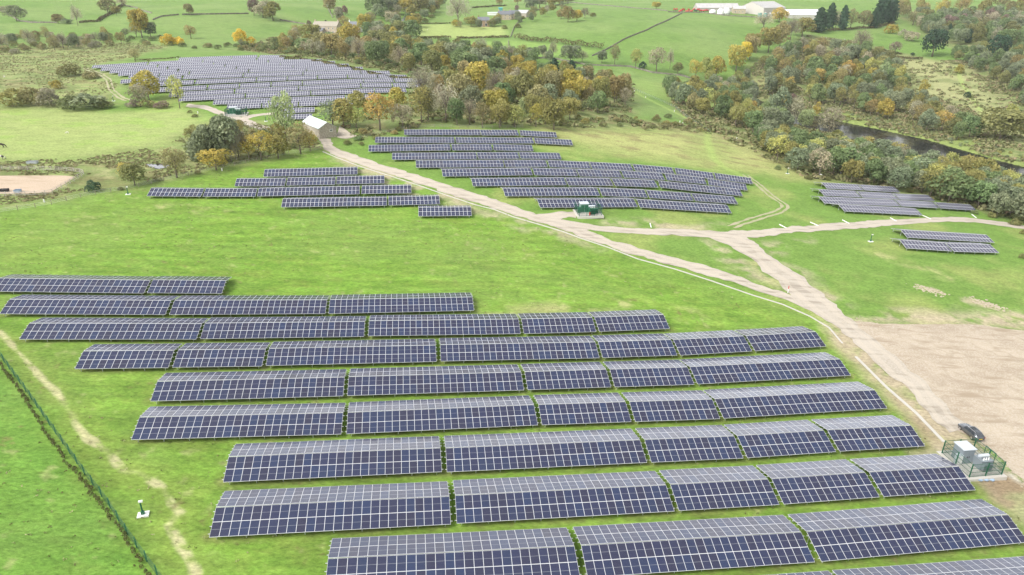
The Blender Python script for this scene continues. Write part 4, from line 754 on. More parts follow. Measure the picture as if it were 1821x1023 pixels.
# trees one can point at: base u, v, crown width, height (photo px), kind, colour, where
HT = [
(30,38,34,28,'round','ggreen','at the end of the field wall on the upper pasture'),(6,22,18,12,'bush','grey','at the photo edge on the field wall'),(104,42,22,16,'round','brown','between wall shrubs on the upper pasture'),(120,43,26,10,'bush','ggreen','beside the brown field-wall tree'),(139,46,20,34,'bare','pale','standing against the field wall'),
(193,26,34,28,'round','brown','at the bend of the hedge on the upper pasture'),(208,28,20,16,'round','olive','just below the hedge bend'),(218,13,20,18,'bare','grey','on top of the hedge corner'),(253,68,46,50,'round','gold','tallest on the lower slope of the upper pasture'),(268,66,26,24,'round','ggreen','at the foot of the tall golden tree'),(243,66,24,22,'bare','grey','in front of the tall golden tree'),
(337,27,20,19,'round','brown','alone on the straight field wall'),(340,69,26,24,'open','rust','alone in the open pasture above the yellow bushes'),(302,80,36,22,'bush','yellow','in the bright pair below the pasture'),(320,80,20,16,'bush','yellow','smaller of the bright pair below the pasture'),(428,80,28,26,'round','yellow','brightest above the hilltop array'),(448,80,22,16,'bush','yellow','beside the brightest tree above the hilltop array'),
(452,28,24,28,'round','purple','in the copse on the upper field'),(468,32,34,26,'round','grey','in the copse on the upper field'),(486,37,38,32,'round','olive','in front of the copse on the upper field'),(475,18,24,18,'bare','grey','behind the copse on the upper field'),
(241,110,26,22,'open','brown','just above the top-left rows of the hilltop array'),(265,110,8,5,'bush','dolive','tiny beside the hilltop array'),
(125,135,44,24,'bush','dolive','beside the rutted track bend'),(160,140,44,14,'bush','brown','low beside the rutted track'),(100,158,24,16,'bush','gold','alone in the rough ground'),(30,188,64,34,'bush','olive','at the edge of the horse pasture'),(60,188,44,38,'bush','brown','in the clump above the horse pasture'),(88,188,50,34,'bush','grey','at the end of the clump above the horse pasture'),(132,195,60,28,'bush','gorse','in the long thicket above the horse pasture'),(160,195,60,30,'bush','ggreen','in the middle of the long thicket'),(184,193,40,20,'bush','dolive','at the tail of the long thicket'),
(265,178,54,48,'round','gold','in front of the hilltop array'),(250,190,42,40,'open','grey','in front of the golden tree at the hilltop array'),(320,193,38,58,'open','ygreen','tall and see-through before the hilltop array'),(238,190,32,14,'bush','purple','in the roadside hedge'),(262,192,30,16,'bush','brown','in the roadside hedge below the golden tree'),(288,192,34,14,'bush','purple','in the roadside hedge by the thin yellow-green tree'),
(355,285,46,44,'conic','ggreen','at the edge of the dark pine clump'),(378,290,60,70,'round','ggreen','large in the dark pine clump'),(402,286,64,80,'round','ggreen','largest in the dark pine clump'),(425,280,44,60,'round','grey','at the road side of the dark pine clump'),(340,275,34,28,'bush','gorse','below the dark pine clump'),
(510,258,60,98,'open','pgreen','tall and airy by the stone barn'),(500,262,44,44,'open','olive','under the airy tree by the barn'),(465,285,62,52,'open','gold','at the meadow fence under the airy tree'),(495,282,50,40,'round','olive','at the meadow fence between golden trees'),(535,274,54,56,'open','brown','beside the stone barn'),(552,268,34,34,'open','orange','touching the stone barn'),(443,282,44,40,'open','gold','next to the white-stemmed birch'),(385,303,62,42,'open','gold','low and spreading on the meadow fence'),(421,285,28,50,'bare','pale','white-stemmed by the meadow fence'),(412,287,26,34,'bare','pale','smaller white-stemmed by the meadow fence'),
(240,330,48,42,'round','dolive','leaning left beside the pond'),(228,322,34,34,'open','gold','behind the dark tree beside the pond'),(315,316,54,58,'open','brown','bulky beside the pond'),(165,340,34,22,'bush','dgreen','alone beside the riding arena'),
(637,200,42,36,'round','olive','in the copse beyond the barn'),(707,196,42,38,'round','gold','brightest in the copse beyond the barn'),(676,232,74,66,'open','orange','largest in the copse beyond the barn'),(634,228,40,38,'open','ygreen','at the foot of the copse beyond the barn'),(592,226,64,46,'open','ggreen','just behind the stone barn'),(612,228,48,50,'round','olive','behind the stone barn roof'),(716,228,52,46,'open','grey','at the meadow edge of the barn copse'),(645,240,22,14,'bush','rust','at the barn yard corner'),
(752,180,66,58,'bare','grey','wide-spreading at the end of the hilltop array'),(750,218,54,62,'open','olive','beyond the barn copse'),(762,215,42,60,'round','brown','deep in the central wood beside bare trees'),(793,218,60,66,'bare','pale','tall at the edge of the central wood'),(775,152,22,18,'round','orange','small beyond the bare spreading tree'),(818,190,54,58,'round','brown','in the central wood below the big golden oak'),(848,172,62,58,'round','gold','biggest and brightest of the central wood'),(822,135,40,26,'round','ggreen','behind the big golden oak'),(800,140,26,24,'round','olive','beside the orange sapling'),(882,178,46,50,'bare','grey','next to the big golden oak'),(840,192,20,18,'conic','dgreen','small among bare trees of the central wood'),(880,200,50,44,'open','rust','inside the central wood'),
(931,190,54,60,'round','dolive','wide in the central wood'),(960,178,40,52,'round','olive','in the central wood beside the wide dark one'),(983,184,46,54,'round','brown','in the middle of the central wood'),(1014,188,52,62,'round','gold','full-crowned in the central wood'),(1050,188,26,34,'round','rust','small at the foot of the central wood'),(1068,190,38,52,'round','olive','towards the end of the central wood'),(1092,184,38,50,'round','rust','second last of the central wood'),(1108,182,32,50,'round','brown','last at the east end of the central wood'),(1040,152,44,32,'round','brown','behind the full-crowned golden oak'),
(985,140,26,34,'conic','dgreen','behind the central wood'),(1016,142,28,32,'conic','dgreen','second conifer behind the central wood'),(896,136,36,32,'round','rust','behind the central wood'),(925,142,36,30,'round','gold','behind the wide dark crown'),(870,130,40,30,'round','dgreen','north of the big golden oak'),
(985,232,50,54,'round','olive','at the front edge of the central wood'),(953,226,34,42,'open','gold','at the front edge beside the olive one'),(975,200,28,28,'open','orange','small between the front trees'),(888,228,44,44,'open','olive','on the front edge above the middle array'),(915,226,48,38,'open','ygreen','on the front edge above the middle array'),(930,200,24,26,'conic','pgreen','young between the front trees'),(1043,193,24,18,'bush','pgreen','at the foot of the golden oak'),(858,228,44,46,'open','brown','on the front edge near the barn copse'),(835,222,40,44,'bare','grey','on the front edge near the barn copse'),
(965,103,18,22,'round','ggreen','on the stream bank wall'),(983,103,16,28,'bare','grey','on the stream bank wall'),(1014,113,38,32,'round','ggreen','bushy on the stream bank'),(1035,112,20,22,'bare','grey','beside the bushy stream tree'),(1070,113,20,22,'round','ggreen','beyond the footbridge on the stream bank'),(1093,115,26,34,'open','brown','on the stream bank at the field corner'),(1130,122,28,34,'open','ygreen','on the stream bank'),(1143,124,16,16,'bush','dgreen','low on the stream bank'),(1167,128,40,42,'open','grey','widest on the stream bank'),(1191,123,14,34,'bare','pale','thin pale on the stream bank'),(1205,131,22,20,'round','dolive','low on the stream bank'),(1237,134,28,34,'open','gold','where stream meets the riverside wood'),(1256,126,28,36,'round','ygreen','above the stream end'),(1275,122,34,38,'round','gold','above the stream end'),(1310,116,42,44,'round','gold','large on the field corner'),(1333,106,32,42,'round','brown','behind the large golden field-corner tree'),
(1010,40,24,28,'round','rust','in the mid-field copse'),(998,34,22,16,'round','brown','at the edge of the mid-field copse'),(1026,38,20,20,'round','gold','in the mid-field copse'),(1040,33,18,18,'bare','purple','at the tip of the mid-field copse'),(1054,30,14,8,'bush','dolive','at the tip of the mid-field copse'),(1167,16,18,12,'round','gold','alone beside the straight top hedge'),
(1385,40,34,24,'round','orange','beside the big barn'),(1366,94,40,44,'round','olive','on the slope below the barns'),(1386,86,34,44,'round','brown','on the slope below the barns'),(1405,72,32,40,'bare','grey','on the slope below the white shed'),(1426,66,38,34,'round','olive','below the white shed'),(1337,92,32,32,'round','olive','beside the field corner'),(1326,108,24,32,'round','yellow','beside the field corner'),(1357,52,38,28,'bare','pale','above the slope wood'),
(1455,58,28,40,'conic','dgreen','first of the dark conifers by the white shed'),(1474,52,26,42,'conic','dgreen','second of the dark conifers by the white shed'),(1485,52,24,30,'open','grey','among conifers by the white shed'),(1497,54,22,40,'conic','dgreen','slim, beside the grey one'),(1512,52,28,34,'open','brown','in the shelter belt'),(1535,50,30,28,'round','brown','in the shelter belt'),(1552,50,22,30,'conic','dgreen','in the shelter belt, smaller'),(1564,44,30,48,'conic','dgreen','tall, at the end of the shelter belt'),(1582,42,28,44,'conic','dgreen','last and broad in the shelter belt'),(1595,37,20,36,'open','brown','behind the last conifers'),
(1584,60,30,18,'bush','gold','in the cattle field hedge'),(1606,68,26,16,'bush','grey','in the cattle field hedge'),(1622,74,30,18,'bush','grey','at the end of the cattle field hedge'),(1657,101,50,48,'round','dgreen','massive and alone at the cattle field corner'),(1772,107,48,44,'round','dgreen','massive on the upper wood edge'),(1622,99,10,6,'bush','dgreen','tiny clipped dome in the cattle field'),(1529,90,40,34,'bare','grey','round-headed at the cattle field edge'),(1590,97,26,22,'open','purple','at the cattle field edge'),
(1457,148,24,24,'round','orange','small on the riverside slope'),(1479,132,20,18,'round','gold','small behind the bright orange pair'),(1506,140,24,30,'round','orange','bright on the riverside slope'),(1522,142,24,28,'round','gold','next to the bright orange one'),(1544,135,20,34,'poplar','ygreen','on the riverside slope'),(1571,145,24,36,'poplar','pgreen','on the riverside slope'),(1597,155,30,40,'poplar','ygreen','tallest poplar on the riverside slope'),(1640,172,22,28,'poplar','gold','below the pale grass bank'),(1630,176,14,12,'bush','orange','tiny bright on the riverside slope'),(1705,131,22,18,'bush','gold','on the pale grass bank'),(1797,208,24,26,'bush','ygreen','on the pale grass bank near its end'),(1777,250,86,56,'round','dolive','huge beside the river bend'),(1720,174,16,12,'bush','dgreen','on the pale grass bank'),
(1336,212,26,34,'poplar','orange','at the river mouth'),(1393,184,22,34,'poplar','gold','on the river island'),(1383,216,46,58,'round','ggreen','on the river island'),(1410,222,44,50,'open','grey','on the river island'),(1430,228,36,32,'round','pgreen','on the river island'),(1474,234,54,50,'open','grey','at the tip of the river island'),(1452,200,16,28,'poplar','gold','slim on the river island'),(1490,236,30,22,'bush','ygreen','at the very tip of the river island'),
(1631,308,30,30,'round','yellow','in the wood above the small array'),(1718,308,46,32,'open','olive','overhanging the river'),(1755,302,28,22,'open','orange','overhanging the river beside the golden one'),(1686,360,74,58,'round','green','large at the edge above the small array'),(1762,370,64,52,'round','ggreen','large near the end of the track'),(1806,372,48,48,'round','olive','at the photo edge above the track'),(1738,300,30,30,'round','olive','overhanging the river'),
(588,24,24,28,'round','brown','behind the farmhouse hedge'),(604,40,22,26,'round','grey','behind the farmhouse'),(614,27,14,16,'round','purple','above the farmhouse'),(581,56,12,18,'conic','dgreen','against the pale farmhouse gable'),(550,46,10,11,'bush','purple','beside the farmhouse wall'),(648,62,32,36,'round','gold','in the village garden'),(655,72,26,30,'round','green','in the village garden'),(665,76,22,26,'bare','grey','in the village garden'),(612,50,26,20,'open','rust','between farmhouse and cottage'),(675,72,18,18,'round','gold','in the village garden edge'),(733,44,14,14,'round','orange','small beside the village lane'),(745,42,12,10,'bush','grey','small beside the village lane'),
(668,28,40,34,'round','green','large behind the village'),(692,26,36,34,'round','ggreen','large behind the village'),(722,26,30,28,'round','gold','on the village lane'),(748,28,40,34,'round','dolive','on the bank above the lane'),(766,22,34,26,'round','brown','on the bank above the lane'),(815,44,42,48,'bare','pale','tall bare-limbed beside the light field'),(810,48,18,14,'bush','gold','beside the brick house'),(838,48,24,18,'round','olive','beside the brick house'),(842,44,14,14,'round','orange','beside the brick house'),(875,48,18,14,'round','brown','beside the cottages'),(888,10,14,12,'round','brown','above the cottages'),(920,8,18,16,'round','rust','above the cottages'),(919,20,10,10,'round','purple','above the cottages'),(945,18,26,20,'round','ggreen','behind the cottages'),(960,14,34,22,'round','grey','behind the cottages'),(985,10,34,20,'round','olive','behind the cottages'),(1010,8,30,18,'round','brown','behind the cottages on the wall'),
(735,72,34,36,'round','green','in the dark village copse'),(712,70,34,30,'round','dolive','in the dark village copse'),(725,66,30,28,'round','green','in the dark village copse, middle'),(690,68,26,22,'round','olive','in the dark village copse, edge'),(620,84,34,40,'round','gold','in front of the village'),(633,82,24,34,'round','orange','in front of the village'),(590,100,40,40,'round','rust','on the rough bank in front of the village'),(570,98,36,40,'round','brown','on the rough bank in front of the village'),(556,72,32,28,'round','olive','below the farmhouse'),(532,70,28,26,'open','rust','below the farmhouse'),(542,92,34,24,'round','green','on the rough bank'),(515,86,22,20,'round','ggreen','on the rough bank'),(676,88,42,34,'round','dolive','beside the lane bridge'),
]
uvs = [(t[0], t[1]) for t in HT]; HP = hits(uvs)
HANDXY = []
for (u, v, wp, hp, kind, col, where), P in zip(HT, HP):
    Zd = project([P])[0, 2]; wd = wp*Zd/FPX; ht = hp*Zd/FPX*1.04
    tree(kind, col, P, wd, ht, f'{CN[col]} {KW[kind]} {where}', palebark=('white-stemmed' in where)); HANDXY.append((P[0], P[1], wd/2))
# woods: many individual trees sampled over the ground they stand on
QUEUE = []
def scatter(poly_px, spacing, palette, hrange, where, group, wratio=(.75, 1.05), jitter=1.0, lim=999, seed=1, plane=None, avoid=True):
    rg = random.Random(seed); P = W(poly_px) if plane is None else [tuple(p[:2]) for p in on_plane(poly_px, plane)]
    xs = [p[0] for p in P]; ys = [p[1] for p in P]; A = np.array(P); pts = []; area = abs(sum(P[i][0]*P[(i+1)%len(P)][1]-P[(i+1)%len(P)][0]*P[i][1] for i in range(len(P))))/2
    tries = int(area/(spacing**2)*30)+400
    for _ in range(tries):
        x_ = rg.uniform(min(xs), max(xs)); y_ = rg.uniform(min(ys), max(ys))
        if not inside(np.array([x_]), np.array([y_]), P)[0]: continue
        if any((x_-a)**2+(y_-b)**2 < spacing**2*rg.uniform(.6, 1.3) for a, b in pts): continue
        if avoid and any((x_-a)**2+(y_-b)**2 < (r*.75)**2 for a, b, r in HANDXY): continue
        if dist_line(np.array([x_]), np.array([y_]), RIV, True)[0] < 1.5 or inside(np.array([x_]), np.array([y_]), RIV)[0]: continue
        pts.append((x_, y_))
        if len(pts) >= lim: break
    tot = sum(p[2] for p in palette)
    if not pts: return 0
    uvp = project([(a, b, float(hh(a, b))) for a, b in pts]); su = np.sort(uvp[:, 0]); sv = np.sort(uvp[:, 1]); m3 = len(pts)//3
    def side(k): u_, v_ = uvp[k, :2]; return ('back' if v_ < sv[m3] else 'front' if v_ > sv[-m3-1] else 'middle')+' '+('left' if u_ < su[m3] else 'right' if u_ > su[-m3-1] else 'centre')
    for k_, (x_, y_) in enumerate(pts):
        r = rg.uniform(0, tot)
        for kind, col, wt in palette:
            r -= wt
            if r <= 0: break
        h_ = rg.uniform(*hrange)*(.45 if kind == 'bush' else 1)*(1.15 if kind == 'poplar' else 1); wd = h_*rg.uniform(*wratio)*(2.0 if kind == 'bush' else .5 if kind == 'poplar' else .55 if kind == 'conic' else 1)
        QUEUE.append((h_/project([(x_, y_, float(hh(x_, y_)))])[0, 2], kind, col, (x_, y_), wd, h_, f'{"small " if h_ < hrange[0]+(hrange[1]-hrange[0])*.3 else "tall " if h_ > hrange[0]+(hrange[1]-hrange[0])*.75 else ""}{CN[col]} {KW[kind]} {where}, {side(k_)}', group))
    return len(pts)
cnt = {}
mixw = [('round','olive',4),('round','brown',2),('open','olive',2),('open','grey',1),('round','green',2),('round','gold',1.5),('round','rust',.6),('round','ggreen',1)]
cnt['cw'] = scatter([(790,150),(900,128),(1010,140),(1095,150),(1115,190),(1000,225),(850,228),(770,222),(735,190)], 11.5, mixw, (8, 12), 'packed into the central wood', 'trees packed into the central wood', seed=3)
cnt['cw2'] = scatter([(620,100),(700,85),(880,98),(960,112),(940,125),(820,140),(740,132),(640,115)], 13, [('round','green',4),('round','ggreen',3),('round','dolive',3),('open','olive',2),('round','gold',1),('round','rust',1),('bare','grey',1)], (9, 14), 'in the valley belt', 'trees in the valley belt', seed=4)
cnt['cw3'] = scatter([(480,75),(560,70),(640,88),(700,90),(690,100),(600,104),(520,95)], 11, [('round','green',2),('round','olive',2),('open','rust',2),('open','grey',1),('bush','gorse',3)], (7, 11), 'on the rough bank behind the hilltop array', 'trees on the rough bank', seed=5)
wr = [('round','ggreen',3),('round','green',6),('round','olive',3),('open','olive',2),('round','dolive',2),('round','brown',1),('open','ygreen',1)]
cnt['fr'] = scatter([(1340,246),(1420,262),(1490,276),(1580,291),(1690,310),(1821,336),(1900,400),(1821,402),(1740,376),(1640,349),(1560,332),(1450,318),(1380,290)], 6.6, [('round','green',5),('round','ggreen',4),('round','olive',3),('open','ygreen',1),('open','olive',1.5),('open','grey',1)], (8, 11.5), 'in the near riverside wood', 'trees of the near riverside wood', seed=6, wratio=(.8,1.1))
cnt['fr2'] = scatter([(1182,160),(1240,172),(1300,176),(1345,215),(1400,240),(1340,245),(1290,215),(1245,205),(1200,185)], 9.5, wr, (9, 13), 'in the river mouth wood', 'trees of the river mouth wood', seed=7)
cnt['fr3'] = scatter([(1260,140),(1330,118),(1350,150),(1345,172),(1290,168)], 10, [('round','green',3),('round','ggreen',3),('open','grey',2),('open','olive',2),('bush','brown',1)], (8, 12), 'in the wood below the field corner', 'trees of the field corner wood', seed=8)
cnt['ms'] = scatter([(1350,120),(1400,95),(1440,90),(1520,98),(1585,108),(1600,150),(1640,190),(1690,222),(1745,258),(1690,249),(1600,220),(1500,196),(1430,180),(1370,165)], 11, [('round','ggreen',4),('round','green',5),('open','olive',3),('open','orange',.5),('open','rust',.9),('open','grey',1),('round','olive',3),('round','dolive',2),('bush','purple',1),('open','ygreen',1.5),('round','gold',.4)], (10, 15), 'on the far riverside slope', 'trees on the far riverside slope', seed=9)
cnt['tr'] = scatter([(1690,100),(1740,96),(1821,98),(1950,110),(1950,255),(1850,232),(1812,195),(1785,155)], 10.5, [('round','ggreen',4),('round','green',4),('open','olive',2),('open','rust',.7),('round','dolive',2)], (8.5, 13), 'beyond the pale grass bank', 'trees beyond the pale grass bank', seed=10)
cnt['ur'] = scatter([(1612,40),(1660,34),(1740,32),(1821,34),(1950,36),(1950,86),(1821,84),(1700,80),(1665,70)], 12, [('round','ggreen',4),('round','purple',1),('round','green',5),('open','brown',1.5),('conic','dgreen',1),('open','grey',1),('round','dolive',2)], (12, 17), 'in the upper wood', 'trees of the upper wood', seed=11)
cnt['ul'] = scatter([(1600,26),(1700,20),(1821,20),(1950,22),(1950,28),(1821,27),(1700,28),(1610,34)], 17, [('round','brown',3),('open','rust',2),('round','olive',2),('round','ggreen',1),('open','gold',1)], (15, 20), 'in the top belt', 'trees of the top belt', seed=12)
cnt['ml'] = scatter([(0,72),(80,62),(200,66),(220,80),(160,86),(60,92),(0,98)], 9, [('open','brown',1),('bare','grey',1),('bush','brown',5),('round','ggreen',1),('bush','grey',3),('bush','dolive',2),('open','rust',1)], (7, 11), 'in the thicket above the rough ground', 'thicket above the rough ground', seed=13)
cnt['sh1'] = scatter([(500,84),(560,92),(640,104),(740,124),(765,140),(735,136),(640,115),(560,101),(480,93),(410,84),(440,80)], 9, [('bush','gorse',4),('bush','green',2),('bush','olive',2),('bush','brown',1)], (5, 8), 'in the gorse belt behind the hilltop array', 'gorse bushes behind the hilltop array', seed=14)
cnt['sh2'] = scatter([(1000,212),(1100,212),(1200,210),(1252,225),(1250,236),(1120,232),(1000,226)], 7.5, [('bush','dolive',4),('bush','gorse',3),('bush','brown',2),('bush','olive',2)], (3.5, 6.5), 'in the bramble belt above the dry grass', 'brambles above the dry grass', seed=15)
cnt['sh3'] = scatter([(1360,295),(1440,308),(1560,322),(1680,352),(1760,375),(1821,398),(1821,410),(1740,384),(1640,352),(1540,328),(1430,318)], 7, [('bush','brown',3),('bush','dolive',3),('bush','gorse',3)], (3, 4.5), 'along the riverside wood edge', 'brambles along the riverside wood', seed=16)
cnt['sh4'] = scatter([(612,250),(650,240),(700,232),(740,222),(740,228),(690,244),(650,258),(620,262)], 5, [('bush','dolive',3),('bush','brown',2),('bush','rust',1),('bush','green',1)], (3, 4.5), 'on the bank beside the barn track', 'brambles beside the barn track', seed=17)
cnt['sh5'] = scatter([(150,345),(225,328),(330,305),(400,290),(470,275),(565,262),(560,268),(450,288),(330,314),(225,340)], 5.5, [('bush','dolive',3),('bush','brown',3),('bush','gorse',2)], (2.2, 3.8), 'along the meadow fence', 'brambles along the meadow fence', seed=18)
cnt['sh6'] = scatter([(1450,190),(1560,212),(1680,238),(1821,276),(1821,292),(1690,260),(1560,228),(1440,202)], 5.5, [('bush','pgreen',4),('bush','ggreen',3),('bush','olive',3)], (2.6, 4.2), 'in the reeds along the far river bank', 'reed clumps on the far river bank', seed=19)
cnt['sh7'] = scatter([(880,98),(960,104),(1000,110),(960,116),(890,112)], 12, [('round','ggreen',3),('bush','gorse',2),('open','grey',2)], (6, 9), 'in the scrub at the stream bend', 'scrub at the stream bend', seed=20)
cnt['sh8'] = scatter([(1745,378),(1821,392),(1840,430),(1821,470),(1812,440),(1800,412)], 7, [('bush','dolive',3),('bush','olive',2)], (3, 5), 'beside the end of the track', 'shrubs beside the end of the track', seed=21)
cnt['sh9'] = scatter([(380,235),(450,240),(500,250),(540,262),(480,272),(400,280),(340,285),(330,265)], 8, [('bush','gorse',3),('bush','brown',2),('open','olive',2),('open','grey',1.5)], (5, 8), 'in the barn lane thicket', 'thicket by the barn lane', seed=22)
cnt['sh10'] = scatter([(330,196),(360,200),(392,214),(430,224),(470,238),(440,240),(390,226),(340,206)], 7, [('bush','brown',3),('bush','grey',2),('bush','dolive',2)], (2.5, 4), 'on the lower verge of the far lane', 'shrubs on the far lane verge', seed=23)
cnt['vil'] = scatter([(655,40),(680,26),(700,4),(790,8),(770,34),(735,60),(700,76),(660,80)], 14, [('round','olive',2),('round','ggreen',3),('round','green',2),('open','brown',2),('round','gold',1),('open','grey',2),('bush','dolive',1)], (9, 15), 'in the village gardens', 'trees in and around the village', seed=31)
cnt['vil2'] = scatter([(800,50),(850,47),(905,38),(940,30),(1000,10),(1012,14),(960,34),(925,48),(905,56),(850,54)], 15, [('bush','dolive',2),('round','olive',2),('round','ggreen',2),('open','grey',1),('open','brown',2)], (6, 10), 'around the cottages', 'trees around the cottages', seed=32)
cnt['tl'] = scatter([(200,60),(300,70),(330,84),(420,84),(500,78),(480,92),(400,90),(300,84),(230,78)], 11, [('bush','gorse',3),('bush','brown',3),('bush','rust',1),('open','ggreen',1)], (5, 8), 'in the strip above the hilltop array', 'bushes above the hilltop array', seed=33)
# the largest as trees of their own, the rest of each kind as one mass of woodland
hand_n = {k: sum(t[4] == k for t in HT) for k in KNAME}
MASS = []
for kd in KNAME:
    q = sorted([t for t in QUEUE if t[1] == kd], key=lambda t: -t[0]); room = 290-hand_n[kd]
    for t in q[:room]: tree(*t[1:])
    MASS += q[room:]
def mass_object(items):
    Vs, Ts, Cs = [], [], []
    for i, (_, kind, col, P, wd, ht, _l, _g) in enumerate(items):
        rg = random.Random(i*3+1); me = rg.choice(CR[kind]); n = len(me.vertices); v = np.empty(n*3); me.vertices.foreach_get('co', v); v = v.reshape(-1, 3)
        t = np.empty(n); me.attributes['tone'].data.foreach_get('value', t); a = rg.uniform(0, 6.28); ca_, sa_ = math.cos(a), math.sin(a)
        z = float(hh(P[0], P[1])); Vs.append(np.stack([P[0]+(v[:, 0]*ca_-v[:, 1]*sa_)*wd, P[1]+(v[:, 0]*sa_+v[:, 1]*ca_)*wd, z+v[:, 2]*ht], 1)); Ts.append(t)
        cc = np.array(COLS[col])*rg.uniform(.85, 1.18); Cs.append(np.repeat(np.array([[*cc, 1]]), n, 0))
    V = np.concatenate(Vs); n = len(V)//4; me = bpy.data.meshes.new('woodland'); me.vertices.add(n*4); me.vertices.foreach_set('co', V.ravel())
    me.loops.add(n*4); me.loops.foreach_set('vertex_index', np.arange(n*4, dtype=np.int32)); me.polygons.add(n)
    me.polygons.foreach_set('loop_start', np.arange(0, n*4, 4, dtype=np.int32)); me.polygons.foreach_set('loop_total', np.full(n, 4, dtype=np.int32)); me.update(calc_edges=True)
    a = me.attributes.new('tone', 'FLOAT', 'POINT'); a.data.foreach_set('value', np.concatenate(Ts)); c = me.color_attributes.new('tint', 'FLOAT_COLOR', 'POINT'); c.data.foreach_set('color', np.concatenate(Cs).ravel())
    me.materials.append(M_leaf_mass); o = bpy.data.objects.new('woodland', me); COL.objects.link(o); tag(o, kind='stuff')
if MASS: mass_object(MASS)
print('TREES', tree_n[0], 'mass', len(MASS), cnt)
# undergrowth: too dense to count, one mesh per wood
ARENA = W(arena_px)
def undergrowth(name, polys, n, hr, cols, seed, plane=None):
    rg = np.random.default_rng(seed); Cs, Ts, Ns, Ss = [], [], [], []
    per = n//len(polys)
    for pp in polys:
        P = W(pp); xs = [p[0] for p in P]; ys = [p[1] for p in P]
        qx = rg.uniform(min(xs), max(xs), per*4); qy = rg.uniform(min(ys), max(ys), per*4); ok = inside(qx, qy, P) & (fbm(qx, qy, 12, seed) > .42)
        ok &= ~inside(qx, qy, RIV) & ~inside(qx, qy, ARENA) & ~(inside(qx, qy, WP['tan_r']) & (rg.uniform(size=len(qx)) > .15))
        qx, qy = qx[ok][:per], qy[ok][:per]; qz = hh(qx, qy)
        R = rg.uniform(*hr, len(qx)); tn = rg.uniform(0, 1, len(qx))
        for k in range(16):
            d = unit(rg.normal(size=(len(qx), 3))); d[:, 2] = abs(d[:, 2]); 
            Cs.append(np.stack([qx, qy, qz], 1)+d*R[:, None]*np.array([1.1, 1.1, .8])*rg.uniform(.5, 1, (len(qx), 1))); Ns.append(unit(d+rg.normal(size=d.shape)*.5)); Ss.append(R*rg.uniform(.4, .8, len(qx))); Ts.append(np.clip(tn+rg.normal(size=len(qx))*.15, 0, 1))
    me = leaves_mesh(name, np.concatenate(Cs), np.concatenate(Ns), np.concatenate(Ss), np.concatenate(Ts), M=undergrowth_mat(cols, name))
    o = bpy.data.objects.new(name, me); COL.objects.link(o); tag(o, kind='stuff'); return o
def undergrowth_mat(cols, nm):
    m = bpy.data.materials.new(nm); m.use_nodes = True; n = m.node_tree.nodes; l = m.node_tree.links; b = n['Principled BSDF']; b.inputs['Roughness'].default_value = .9; b.inputs['Specular IOR Level'].default_value = .1
    at = n.new('ShaderNodeAttribute'); at.attribute_name = 'tone'; cr = n.new('ShaderNodeValToRGB'); e = cr.color_ramp
    e.elements[0].color = (*cols[0], 1); e.elements[1].color = (*cols[-1], 1)
    for i, c in enumerate(cols[1:-1]): q = e.elements.new((i+1)/(len(cols)-1)); q.color = (*c, 1)
    l.new(at.outputs['Fac'], cr.inputs[0]); l.new(cr.outputs[0], b.inputs['Base Color']); return m
UG = [(.14,.16,.06),(.22,.22,.10),(.17,.21,.08),(.26,.20,.12),(.30,.30,.15)]
g1 = undergrowth('undergrowth', [PX['wood_r']], 19000, (.7, 1.9), UG, 5)
g2 = undergrowth('undergrowth', [PX['scrub2']], 7000, (.5, 1.4), UG, 6)
g3 = undergrowth('undergrowth', [PX['scrub1'], PX['rough1']], 9000, (.15, .5), [(.17,.19,.07),(.25,.22,.12),(.20,.25,.09),(.28,.21,.13),(.36,.34,.18)], 7)
g4 = undergrowth('undergrowth', [PX['dry1'], PX['dry2'], PX['grassr'], PX['tan_r']], 1600, (.08, .2), [(.27,.28,.11),(.32,.28,.15),(.32,.36,.14),(.42,.40,.20)], 8)
# weeds dotted over the meadow
# ------------------------------------------------------------------ walls, hedges, fences
M_stone = mat('dry_stone', (.15,.14,.11), .95, noise=(.6, .15, (.27,.25,.20)), bump=.6)
M_stone2 = mat('barn_stone', (.48,.43,.35), .95, noise=(2.5, .12, (.32,.28,.23)), bump=.8)
M_farm = mat('sandstone', (.52,.44,.32), .9, noise=(1.0, .15, (.40,.33,.24)))
M_white = mat('white_paint', (.80,.80,.78), .6); M_conc = mat('concrete', (.52,.50,.46), .9, noise=(.8, .2, (.50,.47,.42)))
M_slate = mat('slate_roof', (.13,.14,.16), .6, noise=(2, .2, (.22,.23,.25))); M_roofpale = mat('pale_sheet_roof', (.60,.66,.635), .5, noise=(.7, .2, (.52,.58,.56)))
M_roofgrey = mat('fibre_cement_roof', (.42,.41,.40), .85, noise=(.3, .2, (.52,.51,.50))); M_stoneroof = mat('stone_slate_roof', (.42,.38,.30), .9, noise=(1.5, .2, (.30,.27,.22)))
M_glass = mat('window_glass', (.03,.035,.04), .08); M_wood = mat('weathered_timber', (.33,.28,.22), .9, noise=(3, .2, (.22,.19,.15)))
M_green = mat('green_paint', (.015,.115,.060), .5); M_greend = mat('green_mesh', (.015,.090,.050), .6)
M_grey = mat('grey_equipment_paint', (.22,.255,.28), .45); M_greyl = mat('pale_grey_roof', (.50,.54,.58), .5); M_dark = mat('black_rubber', (.02,.02,.02), .7)
M_red = mat('red_paint', (.50,.02,.02), .5); M_blue = mat('blue_sacking', (.30,.40,.52), .8); M_teal = mat('teal_paint', (.10,.38,.38), .6)
M_brickw = mat('brick', (.36,.25,.17), .9, noise=(2, .2, (.28,.19,.13)))
